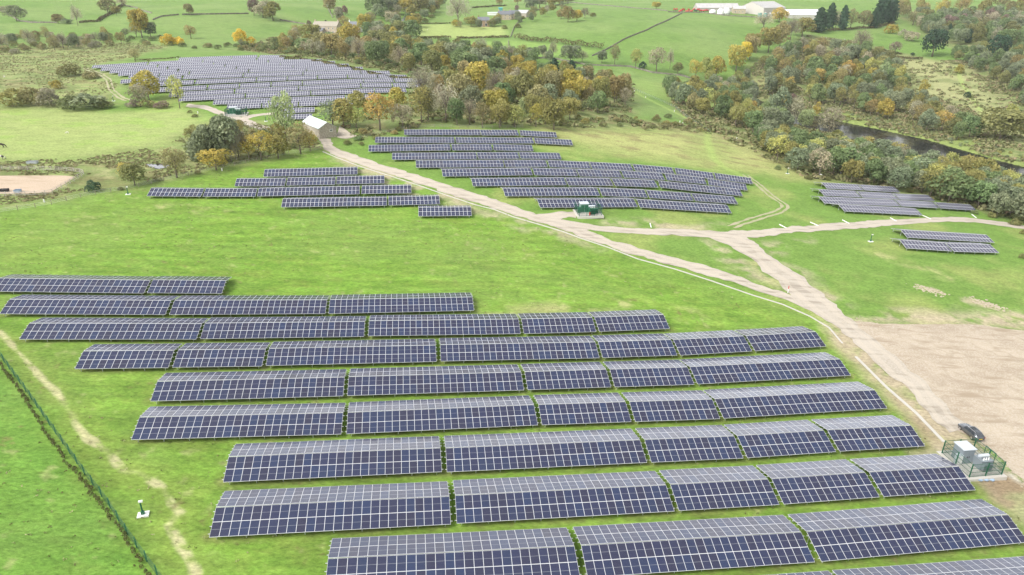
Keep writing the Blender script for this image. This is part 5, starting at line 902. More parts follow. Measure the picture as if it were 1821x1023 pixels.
def path_pts(px, step):
    P = np.array(W(px)); s_ = np.concatenate([[0], np.cumsum(np.hypot(*np.diff(P, axis=0).T))]); t = np.linspace(0, s_[-1], max(2, int(s_[-1]/step)+1))
    q = np.stack([np.interp(t, s_, P[:, k]) for k in (0, 1)], 1); return [(a, b, float(z)) for (a, b), z in zip(q, hh(q[:, 0], q[:, 1]))]
def stone_wall(px, label, ht=1.3, th=.7, m=M_stone, name='stone_wall', cat='wall', group=None):
    p = path_pts(px, 2.5); mb = MB(); rg = random.Random(len(px)*7+int(px[0][0])); prev = None
    for i, q in enumerate(p):
        a = Vector(p[max(0, i-1)]); b = Vector(p[min(len(p)-1, i+1)]); d = b-a; d.z = 0; d.normalize(); n = Vector((-d.y, d.x, 0)); hz = ht*rg.uniform(.8, 1.15); c = Vector(q)
        cur = [c-n*th/2-Vector((0,0,.3)), c-n*th*.32+Vector((0,0,hz)), c+n*th*.32+Vector((0,0,hz*rg.uniform(.93, 1.05))), c+n*th/2-Vector((0,0,.3))]
        if prev:
            for k in range(3): mb.quad([prev[k], cur[k], cur[k+1], prev[k+1]])
        else: mb.quad(cur)
        prev = cur
    mb.quad(prev[::-1]); o = mb.build(name, m); tag(o, label, cat, group); return o
M_hedge = undergrowth_mat([(.07,.08,.035),(.12,.12,.05),(.16,.12,.06),(.15,.17,.06)], 'hedge_leaf')
def hedge(px, label, ht=2.2, wd=2.2, dens=9, m=M_hedge, ragged=.5, group='field hedges'):
    p = np.array(path_pts(px, .5)); rg = np.random.default_rng(int(px[0][0])+5); n = len(p)*dens; i = rg.integers(0, len(p), n)
    hv = ht*(1-ragged+2*ragged*fbm(p[:, 0], p[:, 1], 6, 3, 3))
    a = rg.uniform(-.5, math.pi+.5, n); r = rg.uniform(.7, 1.05, n)
    d = np.gradient(p[:, :2], axis=0); d /= np.linalg.norm(d, axis=1)[:, None]+1e-9; nr = np.stack([-d[:, 1], d[:, 0]], 1)[i]
    C = np.stack([p[i, 0]+nr[:, 0]*np.cos(a)*r*wd/2+rg.normal(size=n)*.15, p[i, 1]+nr[:, 1]*np.cos(a)*r*wd/2+rg.normal(size=n)*.15, p[i, 2]+np.maximum(.05, hv[i]*(.45+.55*np.sin(a)*r))], 1)
    N_ = unit(np.stack([nr[:, 0]*np.cos(a), nr[:, 1]*np.cos(a), np.sin(a)], 1)+rg.normal(size=(n, 3))*.5)
    me = leaves_mesh('hedge', C, N_, rg.uniform(.45, 1.0, n)*min(1, wd/1.6), rg.uniform(0, 1, n), M=m); o = bpy.data.objects.new('hedge', me); COL.objects.link(o); tag(o, label, 'hedge', group); return o
for px, lb in (([(0,20),(14,24),(35,38),(56,41),(102,41)], 'dark dry stone wall at the top left corner running to the grey-green tree'),
  ([(324,27),(380,26),(442,25)], 'straight dark wall running past the lone brown tree on the upper pasture'),
  ([(221,10),(241,14),(270,24)], 'short dark wall dropping from the hedge corner on the upper pasture'),
  ([(272,36),(287,30),(318,27)], 'dark wall piece climbing to the gap by the straight wall'),
  ([(498,36),(514,39),(544,44),(552,48)], 'stone wall from the copse down to the pale farmhouse'),
  ([(575,0),(585,20),(592,32)], 'stone wall climbing the field behind the farmhouse'),
  ([(1017,5),(1068,10),(1129,15),(1187,20)], 'long straight dark wall along the top edge of the big field'),
  ([(1017,5),(982,11),(943,23),(926,36),(915,48),(908,66)], 'curving wall from the top field down past the cottages'),
  ([(904,74),(905,90)], 'short wall on the small field by the stream'),
  ([(1053,100),(1078,89),(1109,71),(1149,55),(1185,38),(1213,24)], 'diagonal field wall climbing the big slope to the red machinery'),
  ([(1188,22),(1246,23),(1287,28),(1340,31),(1385,35)], 'roadside wall below the farm sheds'),
  ([(880,105),(926,104),(982,104),(999,108),(1043,116),(1083,118),(1119,119),(1160,130),(1210,135),(1246,140)], 'long pale wall along the stream bank')):
    stone_wall(px, lb, 1.1, .6, group='dry stone field walls')
for px, lb, ht, wd in (([(142,42),(175,39),(193,28),(211,15),(221,10)], 'dark hedge curving up to the hedge corner on the upper pasture', 2, 2.5),
  ([(839,15),(870,13),(900,11)], 'straight hedge above the tall bare tree', 2, 2), ([(692,71),(740,69),(802,68)], 'clipped hedge between light field and bright strip', 1.8, 1.8), ([(812,69),(860,68),(905,67)], 'clipped hedge past the field gate', 1.8, 1.8),
  ([(735,43),(770,43),(801,42)], 'thin hedge on the top of the light field', 1.2, 1.2), ([(917,69),(941,74),(987,77),(1032,83),(1073,88)], 'overgrown hedge crossing below the mid-field copse', 4.5, 4),
  ([(1440,58),(1500,54),(1560,50),(1590,42)], 'rough hedge under the dark conifers', 2.5, 3), ([(500,105),(560,112),(600,120),(660,134),(690,140),(740,146)], 'low gorse hedge behind the hilltop array', 1.8, 2.5),
  ([(240,108),(300,105),(320,103)], 'thin low hedge above the hilltop array', .8, .8), ([(1480,104),(1560,103),(1640,105)], 'rough hedge below the cattle field', 2, 2.5)):
    hedge(px, lb, ht, wd)
def fence(px, label, ht, gap, mp, mw, name='wire_fence', kind='wire', group=None):
    p = path_pts(px, gap); root = empty(name, p[0], 0, label, 'fence', group); o = Vector(p[0])
    pm = MB(); 
    if kind == 'mesh': pm.box((0,0,ht/2-.1), (.09,.09,ht+.25))
    else: pm.tube([(0,0,-.3),(0,0,ht)], .07, 5)
    pd = pm.data('post', mp)
    idx = list(range(len(p))); idx = idx[::max(1, len(p)//95+1)] if len(p) > 95 else idx
    for i in idx: put('post', pd, root, tuple(Vector(p[i])-o))
    mb = MB()
    for a, b in zip(p[:-1], p[1:]):
        a = Vector(a)-o; b = Vector(b)-o
        if kind == 'rail':
            for z in (.35, .75, 1.15): mb.tube([a+Vector((0,0,z)), b+Vector((0,0,z))], .05, 4, cap=False)
        elif kind == 'wire':
            for z in (.35, .7, 1.05): mb.tube([a+Vector((0,0,z)), b+Vector((0,0,z))], .018, 3, cap=False)
        else:
            n = max(2, int((b-a).length/.2)); 
            for k in range(n): q = a.lerp(b, k/n); mb.tube([q+Vector((0,0,.05)), q+Vector((0,0,ht-.05))], .006, 3, cap=False)
            for z in (.06, .5, .95, 1.4, ht-.08): mb.tube([a+Vector((0,0,z)), b+Vector((0,0,z))], .014, 3, cap=False)
    mb.build({'rail': 'rail', 'wire': 'wire', 'mesh': 'mesh_infill'}[kind], mw, root); return root
gf = [(-18,610),(0,634),(51,703),(88,756),(128,812),(146,838),(191,896),(231,957),(284,1030),(300,1052)]
fence(gf, 'long green steel mesh fence cutting down through the meadow', 1.5, 2.6, M_green, M_greend, 'mesh_fence', 'mesh')
fence([(0,379),(80,367),(155,349),(225,338),(300,320),(380,303),(450,288),(520,274),(572,267)], 'post and wire fence along the top of the meadow', 1.2, 3.5, M_wood, M_alu)
fence([(-60,305),(0,303),(64,303),(118,305),(141,307),(151,311),(120,330),(90,347),(40,349),(-60,351)], 'pale post and rail fence round the riding arena', 1.3, 2.2, mat('bleached_timber', (.46,.43,.38), .9), bpy.data.materials['bleached_timber'], 'rail_fence', 'rail')
fence([(1122,158),(1160,174),(1200,192),(1222,210),(1262,236)], 'green fence beside the grass path below the central wood', 1.6, 2.5, M_green, M_alu, 'wire_fence', 'wire')
fence([(640,247),(720,230),(760,227),(880,229),(930,228)], 'dark post and wire fence behind the middle array', 1.2, 3.0, M_wood, M_alu)
fence([(400,208),(430,222),(480,238),(486,240)], 'post and wire fence on the far lane', 1.2, 2.5, M_wood, M_alu)
# saplings along the mesh fence: each a plant
SAP = undergrowth_mat([(.10,.08,.035),(.15,.14,.05),(.12,.15,.05),(.07,.07,.03)], 'sapling_leaf')
sapm = []
for k in range(3):
    rg = np.random.default_rng(k+70); n = 90; q = rg.uniform(-1, 1, (n, 3)); q[:, 2] = abs(q[:, 2]); q /= np.maximum(1, np.linalg.norm(q, axis=1))[:, None]
    sapm.append(leaves_mesh('foliage', q*np.array([.38,.38,.75])+np.array([0,0,.25]), unit(rg.normal(size=(n, 3))), rg.uniform(.10, .22, n), rg.uniform(0, 1, n), M=SAP))
sp1 = path_pts([(-8,640),(3,655),(41,703),(79,765),(116,822),(136,840),(170,888),(218,949),(262,1022),(275,1045)], .82); sp1 = sp1[::-1][:200]
stm = MB(); stm.tube([(0,0,-.05),(0,0,.7)], .02, 4); stm = stm.data('stem', M_bark)
for i, q in enumerate(sp1):
    rg = random.Random(i); s_ = rg.uniform(.45, .8)
    r_ = empty('hedge_sapling', (q[0]+rg.uniform(-.15,.15), q[1]+rg.uniform(-.15,.15), q[2]), rg.uniform(0, 6), 'young brown-green hedging plant in the row along the mesh fence', 'sapling', 'hedging plants along the mesh fence')
    put('foliage', sapm[i % 3], r_, (0,0,0), (s_, s_, s_)); put('stem', stm, r_)
# white kerb / cable trench along the track
def kerb(px, wdt, ht, label_kind='structure'):
    a, b = offset_path(px, wdt, 0); mb = MB(); n = len(a)
    A = [a[0]]; B = [b[0]]
    for i in range(n-1):
        k = max(1, int(np.linalg.norm(a[i+1]-a[i])/1.5))
        for j in range(1, k+1): A.append(a[i]+(a[i+1]-a[i])*j/k); B.append(b[i]+(b[i+1]-b[i])*j/k)
    za = hh(np.array(A)[:, 0], np.array(A)[:, 1]); zb = hh(np.array(B)[:, 0], np.array(B)[:, 1]); prev = None
    for p, q, z1, z2 in zip(A, B, za, zb):
        cur = [(p[0],p[1],z1-.1),(p[0],p[1],z1+ht),(q[0],q[1],z2+ht),(q[0],q[1],z2-.1)]
        if prev:
            for k in range(3): mb.quad([prev[k], cur[k], cur[k+1], prev[k+1]])
        else: mb.quad(cur)
        prev = cur
    mb.quad(prev[::-1]); o = mb.build('kerb', M_conc); tag(o, kind='structure')
kerb([(574,270),(597,280),(642,297),(693,313),(744,330),(795,348),(846,365),(879,373),(912,386),(960,400),(1000,412),(1032,424),(1083,441),(1134,461),(1200,479),(1268,501),(1337,525),(1392,542),(1440,563),(1474,583),(1498,611)], .32, .12)
kerb([(1522,635),(1576,689),(1628,734),(1679,787)], .5, .12)
# ------------------------------------------------------------------ buildings
def house(name, base_px, L, Wd, eave, ridge, yaw, wallm, roofm, label, cat='house', wins=(), chim=0, overhang=.3, loc=None, door=None):
    """gabled building: L along local x, Wd along y; wins = list of (side, along, z, w, h); side f(-y) b(+y) g(+x) k(-x)"""
    P = hit1(*base_px) if loc is None else loc
    root = empty(name, (P[0], P[1], float(hh(P[0], P[1]))), yaw, label, cat)
    l, wd = L/2, Wd/2; mb = MB(); z0 = -1.5
    mb.quad([(-l,-wd,z0),(l,-wd,z0),(l,-wd,eave),(-l,-wd,eave)]); mb.quad([(l,wd,z0),(-l,wd,z0),(-l,wd,eave),(l,wd,eave)])
    mb.quad([(l,-wd,z0),(l,wd,z0),(l,wd,eave),(l,0,ridge),(l,-wd,eave)]); mb.quad([(-l,wd,z0),(-l,-wd,z0),(-l,-wd,eave),(-l,0,ridge),(-l,wd,eave)])
    mb.build('wall', wallm, root)
    sl = (ridge-eave)/wd; ox = overhang; ze = eave-sl*ox; rb = MB()
    for s_ in (-1, 1):
        top = [(-l-ox,0,ridge+.12),(l+ox,0,ridge+.12),(l+ox,s_*(wd+ox),ze+.12),(-l-ox,s_*(wd+ox),ze+.12)]; bot = [(a,b,c-.1) for a, b, c in top]
        if s_ > 0: top = top[::-1]; bot = bot[::-1]
        rb.quad(top[::-1]); rb.quad(bot)
        for k in range(4): rb.quad([top[k], top[(k+1) % 4], bot[(k+1) % 4], bot[k]])
    ro = rb.build('roof', roofm, root)
    for k in range(chim): 
        cx = (-l+.8) if k == 0 else (l-.8) if k == 1 else 0; c = MB(); c.box((cx,0,ridge+.5), (.9,.6,1.5)); c.tube([(cx,0,ridge+1.2),(cx,0,ridge+1.6)], .15, 6); c.build('chimney', wallm, ro)
    for side, al, z, ww, wh in wins:
        M_ = {'f': Matrix.Translation((al,-wd,z)), 'b': Matrix.Translation((al,wd,z)) @ Matrix.Rotation(math.pi, 4, 'Z'), 'g': Matrix.Translation((l,al,z)) @ Matrix.Rotation(math.pi/2, 4, 'Z'), 'k': Matrix.Translation((-l,al,z)) @ Matrix.Rotation(-math.pi/2, 4, 'Z')}[side]
        f = MB(); t = .12
        for c, s_ in (((0,-.04,wh/2), (ww+.2,.08,t)), ((0,-.04,-wh/2), (ww+.3,.12,t)), ((-ww/2,-.04,0), (t,.08,wh)), ((ww/2,-.04,0), (t,.08,wh)), ((0,-.03,0), (.07,.05,wh))): f.box(c, s_)
        fo = f.build('window', M_white, root); fo.matrix_local = M_
        g = MB(); g.box((0,-.012,0), (ww-.02,.02,wh-.02)); g.build('pane', M_glass, fo)
    if door:
        side, al, ww, wh, dm = door; d = MB(); d.box((al, -wd-.03, wh/2), (ww,.06,wh)) if side == 'f' else d.box((l+.03, al, wh/2), (.06,ww,wh)); d.build('door', dm, root)
    return root
# stone barn beside the track: near corner and gable from the photo
cA = Vector(hit1(569,247.5)); cB = Vector(hit1(599.5,243.2)); gdir = (cB-cA); gdir.z = 0; gw = min(gdir.length, 8.5); gdir.normalize(); ldir = Vector((-gdir.y, gdir.x, 0))
BL_ = 16.0; bc = cA+gdir*gw/2+ldir*BL_/2
byaw = math.atan2(-ldir.y, -ldir.x)
house('stone_barn', None, BL_, gw, 2.9, 4.7, byaw, M_stone2, M_roofpale, 'small stone barn with a pale green-white sheet roof beside the track', 'barn', wins=[('g', 1.2, 1.9, .9, .7)], loc=tuple(bc))
def R_(d): return math.radians(d)
house('farmhouse', (583,60), 23, 9, 6.0, 9.5, R_(-18), M_farm, M_stoneroof, 'long pale sandstone farmhouse on the village edge', wins=[('f',x_,z_,1.1,1.3) for x_ in (-8,-4,0,4,8) for z_ in (1.6,4.4)], chim=2)
house('outbuilding', (566,60), 10, 6, 2.6, 4.5, R_(-10), M_stone2, M_slate, 'low slate-roofed outbuilding in front of the sandstone farmhouse')
house('cottage', (631,56), 11, 8, 4.8, 8, R_(-25), M_white, M_slate, 'white rendered cottage with slate roof among the village trees', wins=[('f',x_,z_,1.0,1.2) for x_ in (-3,3) for z_ in (1.5,3.8)], chim=1)
house('brick_house', (860,47), 10.5, 7.5, 5.4, 8.2, R_(5), M_brickw, M_slate, 'square brown house with two dark arched openings and slate roof', wins=[('f',-2.2,4.3,1.0,1.2),('f',2.2,4.3,1.0,1.2),('f',-2.2,1.5,1.8,2.4),('f',2.2,1.5,1.8,2.4)], chim=1)
for i, (px, L, lb) in enumerate((((893,35), 8, 'first of the joined stone cottages, next to the turquoise shed'), ((902,35), 8, 'middle of the joined stone cottages'), ((914,34), 9, 'last of the joined stone cottages'))):
    house('stone_cottage', px, L, 7, 5, 8, R_(3), M_farm, M_slate, 'slate-roofed '+lb, wins=[('f',x_,z_,1.0,1.2) for x_ in (-2,2) for z_ in (1.5,4)], chim=1)
house('grey_barn', (931,30), 12, 8, 3.6, 6.4, R_(-35), M_stone2, M_roofgrey, 'grey-roofed barn at the end of the cottages', 'barn')
house('low_shed', (877,27), 12, 4, 2.2, 2.9, R_(2), M_white, M_roofpale, 'long low white shed above the brick house', 'shed')
house('garden_shed', (890,19), 4, 3, 2.4, 3.2, R_(10), M_teal, M_teal, 'small turquoise shed above the cottages', 'shed')
house('livestock_shed', (1273,19), 50, 18, 3.2, 8.0, R_(2), mat('shed_boarding', (.45,.42,.38), .9), M_roofgrey, 'long low grey-roofed livestock shed behind the white silage domes', 'barn')
house('farm_office', (1313,24), 14, 9, 5, 8, R_(-8), M_farm, M_roofgrey, 'stone farm building between silage domes and big barn', 'barn', wins=[('f',x_,1.8,1.2,1.2) for x_ in (-4,0,4)])
house('big_barn', (1354,24), 44, 34, 6.5, 13, R_(38), mat('barn_cladding', (.55,.52,.48), .8), M_roofgrey, 'huge pale grey portal barn, biggest of the farm sheds', 'barn', door=('g', 0, 6, 5, M_dark))
house('white_shed', (1428,32), 42, 26, 3.6, 9.0, R_(-3), M_conc, mat('white_sheet_roof', (.82,.83,.83), .5), 'wide shed with a white roof beside the dark conifers', 'shed')
house('lean_to_shed', (1376,30), 12, 8, 3.0, 4.2, R_(-3), M_conc, M_roofgrey, 'small grey shed between big barn and white shed', 'shed')
def dome(px, r, h_, label):
    P = hit1(*px); mb = MB(); n, k = 14, 6; 
    pts = [[(r*math.cos(j/k*math.pi/2)*math.cos(2*math.pi*i/n), r*math.cos(j/k*math.pi/2)*math.sin(2*math.pi*i/n), h_*(.35+.65*math.sin(j/k*math.pi/2))) for i in range(n)] for j in range(k)]
    pts.insert(0, [(r*math.cos(2*math.pi*i/n), r*math.sin(2*math.pi*i/n), -.5) for i in range(n)])
    for a, b in zip(pts[:-1], pts[1:]):
        for i in range(n): mb.quad([a[i], a[(i+1) % n], b[(i+1) % n], b[i]])
    for i in range(n): mb.quad([pts[-1][i], pts[-1][(i+1) % n], (0,0,h_)])
    root = empty('silage_dome', tuple(P), 0, label, 'silage dome', 'white silage domes'); mb.build('cover', M_white, root, smooth=True)
    r2 = MB(); r2.tube([(r*1.02*math.cos(2*math.pi*i/n), r*1.02*math.sin(2*math.pi*i/n), .4) for i in range(n+1)], .18, 4); r2.build('rim', M_dark, root)
dome((1267,24), 3.8, 4.2, 'smaller white silage dome next to the red machinery'); dome((1281,26), 4.0, 6.6, 'middle white silage dome by the livestock shed'); dome((1291,25), 4.4, 6.9, 'largest white silage dome beside the stone farm building')
for i, px in enumerate(((1351,30), (1361,30))):
    P = hit1(*px); root = empty('silage_tank', tuple(P), 0, ('first' if i == 0 else 'second')+' squat teal tank in front of the huge grey barn', 'tank', 'teal tanks'); m_ = MB(); m_.tube([(0,0,-.5),(0,0,4)], 2.2, 14); m_.build('tank_body', M_teal, root); m_ = MB(); m_.tube([(0,0,4),(0,0,4.7)], [2.25,.3], 14); m_.build('lid', M_roofgrey, root)
# red farm machinery parked in a row
def implement(px, yaw, k):
    P = hit1(*px); root = empty('farm_implement', tuple(P), yaw, 'red farm implement parked in the row beside the silage domes' if k != 9 else 'green farm implement at the end of the red machinery row', 'machine', 'farm machinery parked in a row')
    m_ = M_red if k != 9 else M_green
    b = MB(); b.box((0,0,1.5), (3.4,1.9,1.1), taper=.75); b.box((0,0,.9), (3.8,.3,.25)); b.tube([(1.7,0,1.0),(3.6,.1,.7)], .10, 5); b.tube([(-1.6,-1.0,1.9),(-1.6,1.0,1.9)], .45, 8); b.build('body', m_, root)
    for s_ in (-1, 1): t = MB(); t.tube([(-.3,s_*1.0,.55),(-.3,s_*1.32,.55)], .55, 10); t.build('wheel', M_dark, root)
rg = random.Random(4)
for k in range(15): implement((1200+k*4.1+rg.uniform(-1,1), 20.5+rg.uniform(-2,2.5)), rg.uniform(0, 3), k)
# ------------------------------------------------------------------ transformer compounds
M_pgreen = mat('pale_green_cabinet_paint', (.20,.32,.27), .5)
def compound(cornersP, label, green_tx=False, sacks=0, ht=2.1, roofwhite=True):
    A, B_, C_, D_ = [Vector(p) for p in cornersP]          # A-D long back side, A-B front-left side
    c = (A+B_+C_+D_)/4; ux = ((D_-A)+(C_-B_)); ux.z = 0; lx = ux.length/2; ux.normalize(); uy = Vector((-ux.y, ux.x, 0)); ly = abs(((A-B_)+(D_-C_)).dot(uy))/2
    yaw = math.atan2(ux.y, ux.x); zt = max(float(hh(*((c+ux*sx*lx/2+uy*sy*ly/2)[:2]))) for sx in (-1, 1) for sy in (-1, 1)); loc = Vector((c.x, c.y, zt+.05))
    root = empty('transformer_compound_base', tuple(loc), yaw, label[0], 'concrete pad', 'transformer compounds'); m_ = MB(); m_.box((0,0,-.25), (lx+1.0, ly+1.0, .6)); m_.build('pad', M_conc, root)
    top = Vector((0,0,.06)); base = loc+top
    fr = empty('security_fence', tuple(base), yaw, label[1], 'fence', 'compound fences')
    pm = MB(); pm.box((0,0,ht/2), (.11,.11,ht+.1)); pd = pm.data('post', M_green)
    cs = [(-lx/2,-ly/2),(lx/2,-ly/2),(lx/2,ly/2),(-lx/2,ly/2)]
    for k in range(4):
        p, q = Vector((*cs[k],0)), Vector((*cs[(k+1) % 4],0)); n = max(2, round((q-p).length/2.2))
        for j in range(n): put('post', pd, fr, tuple(p.lerp(q, j/n)))
        w_ = MB(); nn = int((q-p).length/.11)
        for j in range(nn): s_ = p.lerp(q, j/nn); w_.tube([s_+Vector((0,0,.05)), s_+Vector((0,0,ht))], .011 if not green_tx else .006, 3, cap=False)
        for z in (.08, .75, 1.4, ht-.05): w_.tube([p+Vector((0,0,z)), q+Vector((0,0,z))], .038 if not green_tx else .03, 4, cap=False)
        w_.build('mesh_panel', M_greend, fr)
    gt = MB(); gx_ = lx/2+.06
    for y_ in (-.9, 0, .9): gt.box((gx_, y_, ht/2), (.07,.07,ht))
    gt.box((gx_,0,ht), (.07,1.9,.07)); gt.box((gx_,0,.15), (.07,1.9,.07)); gt.build('gate', M_green, fr)
    # switch kiosk
    kx, kw, kd, kh = -lx*.16, lx*.36, ly*.34, 2.3
    k_ = empty('switchgear_kiosk', tuple(base+ux*kx+uy*(ly*.18)), yaw, label[2], 'kiosk', 'switchgear kiosks')
    m_ = MB(); m_.box((0,0,kh/2), (kw,kd,kh)); m_.build('cabinet', M_pgreen if green_tx else M_grey, k_); m_ = MB(); m_.box((0,0,kh+.06), (kw+.25,kd+.25,.12)); m_.build('roof', M_greyl, k_)
    for s_ in (-1, 1): m_ = MB(); m_.box((s_*kw*.24,-kd/2-.02,kh*.48), (kw*.42,.05,kh*.8)); d_ = m_.build('door', M_green if green_tx else M_grey, k_); m2 = MB(); m2.box((s_*kw*.08,-kd/2-.07,kh*.5), (.05,.06,.25)); m2.build('handle', M_dark, d_)
    # transformer
    t_ = empty('transformer', tuple(base+ux*(lx*.14)-uy*(ly*.18)), yaw, label[3], 'transformer', 'transformers')
    tm = M_green if green_tx else M_grey; tw = lx*.30; td = ly*.26
    m_ = MB(); m_.box((0,0,.85), (tw,td,1.3)); m_.box((0,0,1.55), (tw+.2,td+.2,.1)); m_.box((0,0,.12), (tw*.9,td*.9,.2)); m_.build('tank', tm, t_)
    for s_ in (-1, 1):
        m_ = MB()
        for j in range(8): m_.box((-tw*.42+j*tw*.12, s_*(td/2+.22), .85), (.05,.4,1.0))
        m_.build('radiator', tm, t_)
    m_ = MB(); m_.tube([(-tw*.55,0,2.05),(tw*.4,0,2.05)], .24, 12); m_.tube([(-tw*.3,0,1.6),(-tw*.3,0,2.0)], .06, 6); m_.tube([(tw*.2,0,1.6),(tw*.2,0,2.0)], .06, 6); m_.build('conservator', M_greyl, t_)
    for j in range(3): m_ = MB(); m_.tube([(-tw*.25+j*tw*.25,-td*.3,1.6),(-tw*.25+j*tw*.25,-td*.3,1.8),(-tw*.25+j*tw*.25,-td*.3,2.0)], [.10,.07,.05], 8); m_.build('bushing', M_white, t_)
    m_ = MB(); m_.box((tw*.75,0,.75), (.5,.7,1.2)); m_.build('terminal_box', tm, t_)
    s2 = empty('control_cabinet', tuple(base-ux*(lx*.40)+uy*(ly*.05)), yaw, label[4], 'cabinet', 'control cabinets'); m_ = MB(); m_.box((0,0,.75), (.8,.6,1.5)); m_.build('cabinet', M_greyl if not green_tx else M_green, s2); m_ = MB(); m_.box((0,-.32,.75), (.7,.04,1.3)); m_.build('door', M_white if not green_tx else M_green, s2)
    if sacks == -1:
        e = empty('fire_extinguisher', tuple(base-uy*(ly*.42)-ux*.1), yaw, 'red fire extinguisher standing before the green transformer' , 'extinguisher'); m_ = MB(); m_.tube([(0,0,0),(0,0,.75),(0,0,.9)], [.16,.16,.05], 10); m_.build('cylinder', M_red, e); m_ = MB(); m_.box((0,0,.95), (.16,.06,.08)); m_.build('valve', M_dark, e)
    return loc, ux, uy, lx, ly
P_ = hits([(1671.7,806),(1725.5,853),(1776,849),(1731,806)])
loc, ux, uy, lx, ly = compound(P_, ('square concrete pad of the transformer compound by the gravel yard','green mesh security fence of the compound by the gravel yard','grey kiosk with a pale flat roof inside the yard compound','grey transformer with cooling fins inside the yard compound','small pale cabinet beside the grey kiosk in the yard compound'))
sk = MB(); 
def sack_mesh(seed):
    rg = random.Random(seed); m_ = MB(); n = 8
    rings = []
    for z, r in ((0,.20),(.09,.24),(.18,.21),(.25,.09)): rings.append([(math.cos(2*math.pi*i/n)*r*1.2*rg.uniform(.9,1.1), math.sin(2*math.pi*i/n)*r*rg.uniform(.9,1.1), z) for i in range(n)])
    for a, b in zip(rings[:-1], rings[1:]):
        for i in range(n): m_.quad([a[i], a[(i+1) % n], b[(i+1) % n], b[i]])
    m_.quad(rings[-1]); return m_.data('sandbag', M_blue, True)
skm = [sack_mesh(i) for i in range(3)]
for i in range(9):
    q = hit1(1736+i*3.6, 853.5+(i*7 % 3)*1.1); o = bpy.data.objects.new('sandbag', skm[i % 3]); COL.objects.link(o); o.location = (q[0], q[1], float(hh(q[0], q[1]))+.1); o.rotation_euler = (0, 0, i*1.3)
    tag(o, 'pale blue sandbag in the line along the foot of the compound fence', 'sandbag', 'blue sandbags by the compound fence')
P_ = hits([(1027,374),(1025,388),(1066,389),(1064,375)])
compound(P_, ('concrete pad of the compound below the middle array','green mesh security fence of the compound below the middle array','green kiosk with a pale roof in the compound below the middle array','green transformer in the compound below the middle array','green control cabinet in the compound below the middle array'), True, -1)
P_ = hits([(401,202),(405,208),(441,207),(436,200)])
compound(P_, ('concrete pad of the far compound at the lane corner','green mesh security fence of the far lane compound','green kiosk with a pale roof in the far lane compound','green transformer in the far lane compound','green control cabinet in the far lane compound'), True, 0)
# camera posts on white slabs
def cctv(px, label, ht=1.9):
    P = Vector(hit1(*px)); root = empty('camera_post', tuple(P), .3, label, 'camera post', 'camera posts on white slabs')
    m_ = MB(); m_.box((0,0,.05), (1.2,.9,.2)); m_.build('slab', M_white, root); m_ = MB(); m_.tube([(0,0,.1),(0,0,ht)], .09, 8); m_.box((0,0,.3), (.35,.3,.5)); m_.build('pole', M_green, root)
    m_ = MB(); m_.box((.1,-.1,ht+.1), (.42,.22,.2)); m_.tube([(0,0,ht-.1),(.1,-.1,ht+.05)], .04, 5); c = m_.build('camera', M_white, root)
for px, lb in (((255,916), 'green camera post on a white slab beside the mesh fence'), ((228,346), 'green camera post near the pond corner of the meadow'), ((202,180), 'green camera post beside the rutted track of the hilltop array'), ((473,216), 'green camera post inside the lane loop'),
  ((1548,430), 'green camera post below the grey track near the two-row array'), ((1400,309), 'green camera post under the riverside brambles'), ((1727,360), 'green camera post above the end of the small array')): cctv(px, lb)
P = Vector(hit1(1457,318)); r_ = empty('weather_station', tuple(P), 0, 'low white weather station above the small array', 'weather station'); m_ = MB(); m_.box((0,0,.1), (1.6,1.0,.2)); m_.build('slab', M_white, r_); m_ = MB(); m_.tube([(.3,0,.2),(.3,0,1.4)], .2, 8); m_.box((.3,0,1.5), (.7,.5,.25)); m_.build('housing', M_white, r_)
# marker post at the fork, pipes beside the grey track
P = Vector(hit1(1401,521)); r_ = empty('marker_post', tuple(P), 0, 'red and white marker post at the fork of the tracks', 'marker post')
m_ = MB(); m_.tube([(0,0,-.1),(0,0,.9)], .08, 8); m_.build('white_pole', M_white, r_); m_ = MB(); m_.tube([(0,0,.9),(0,0,1.6)], .08, 8); m_.build('red_pole', M_red, r_)
for i, ((u1, v1), (u2, v2), lb) in enumerate((((1156,398),(1158,405),'short white pipe standing up beside the track, alone below the middle array'),((1386,400),(1398,406),'white drain pipe beside the grey track, first from the junction'),((1441,396),(1455,402),'white drain pipe beside the grey track, second from the junction'),((1498,392),(1510,398),'white drain pipe beside the grey track, third from the junction'),((1583,388),(1594,394),'white drain pipe beside the grey track, fourth from the junction'),((1641,384),(1655,390),'white drain pipe reaching the corner of the small array'),((1728,382),(1736,388),'white drain pipe near the end of the grey track'))):
    a, b = Vector(hit1(u1, v1)), Vector(hit1(u2, v2)); o_ = a.copy(); m_ = MB(); m_.tube([(0,0,.10), tuple(b-a+Vector((0,0,.08)))], .13, 8); o = m_.build('drain_pipe', M_white); o.location = o_; tag(o, lb, 'pipe', 'white drain pipes beside the track')
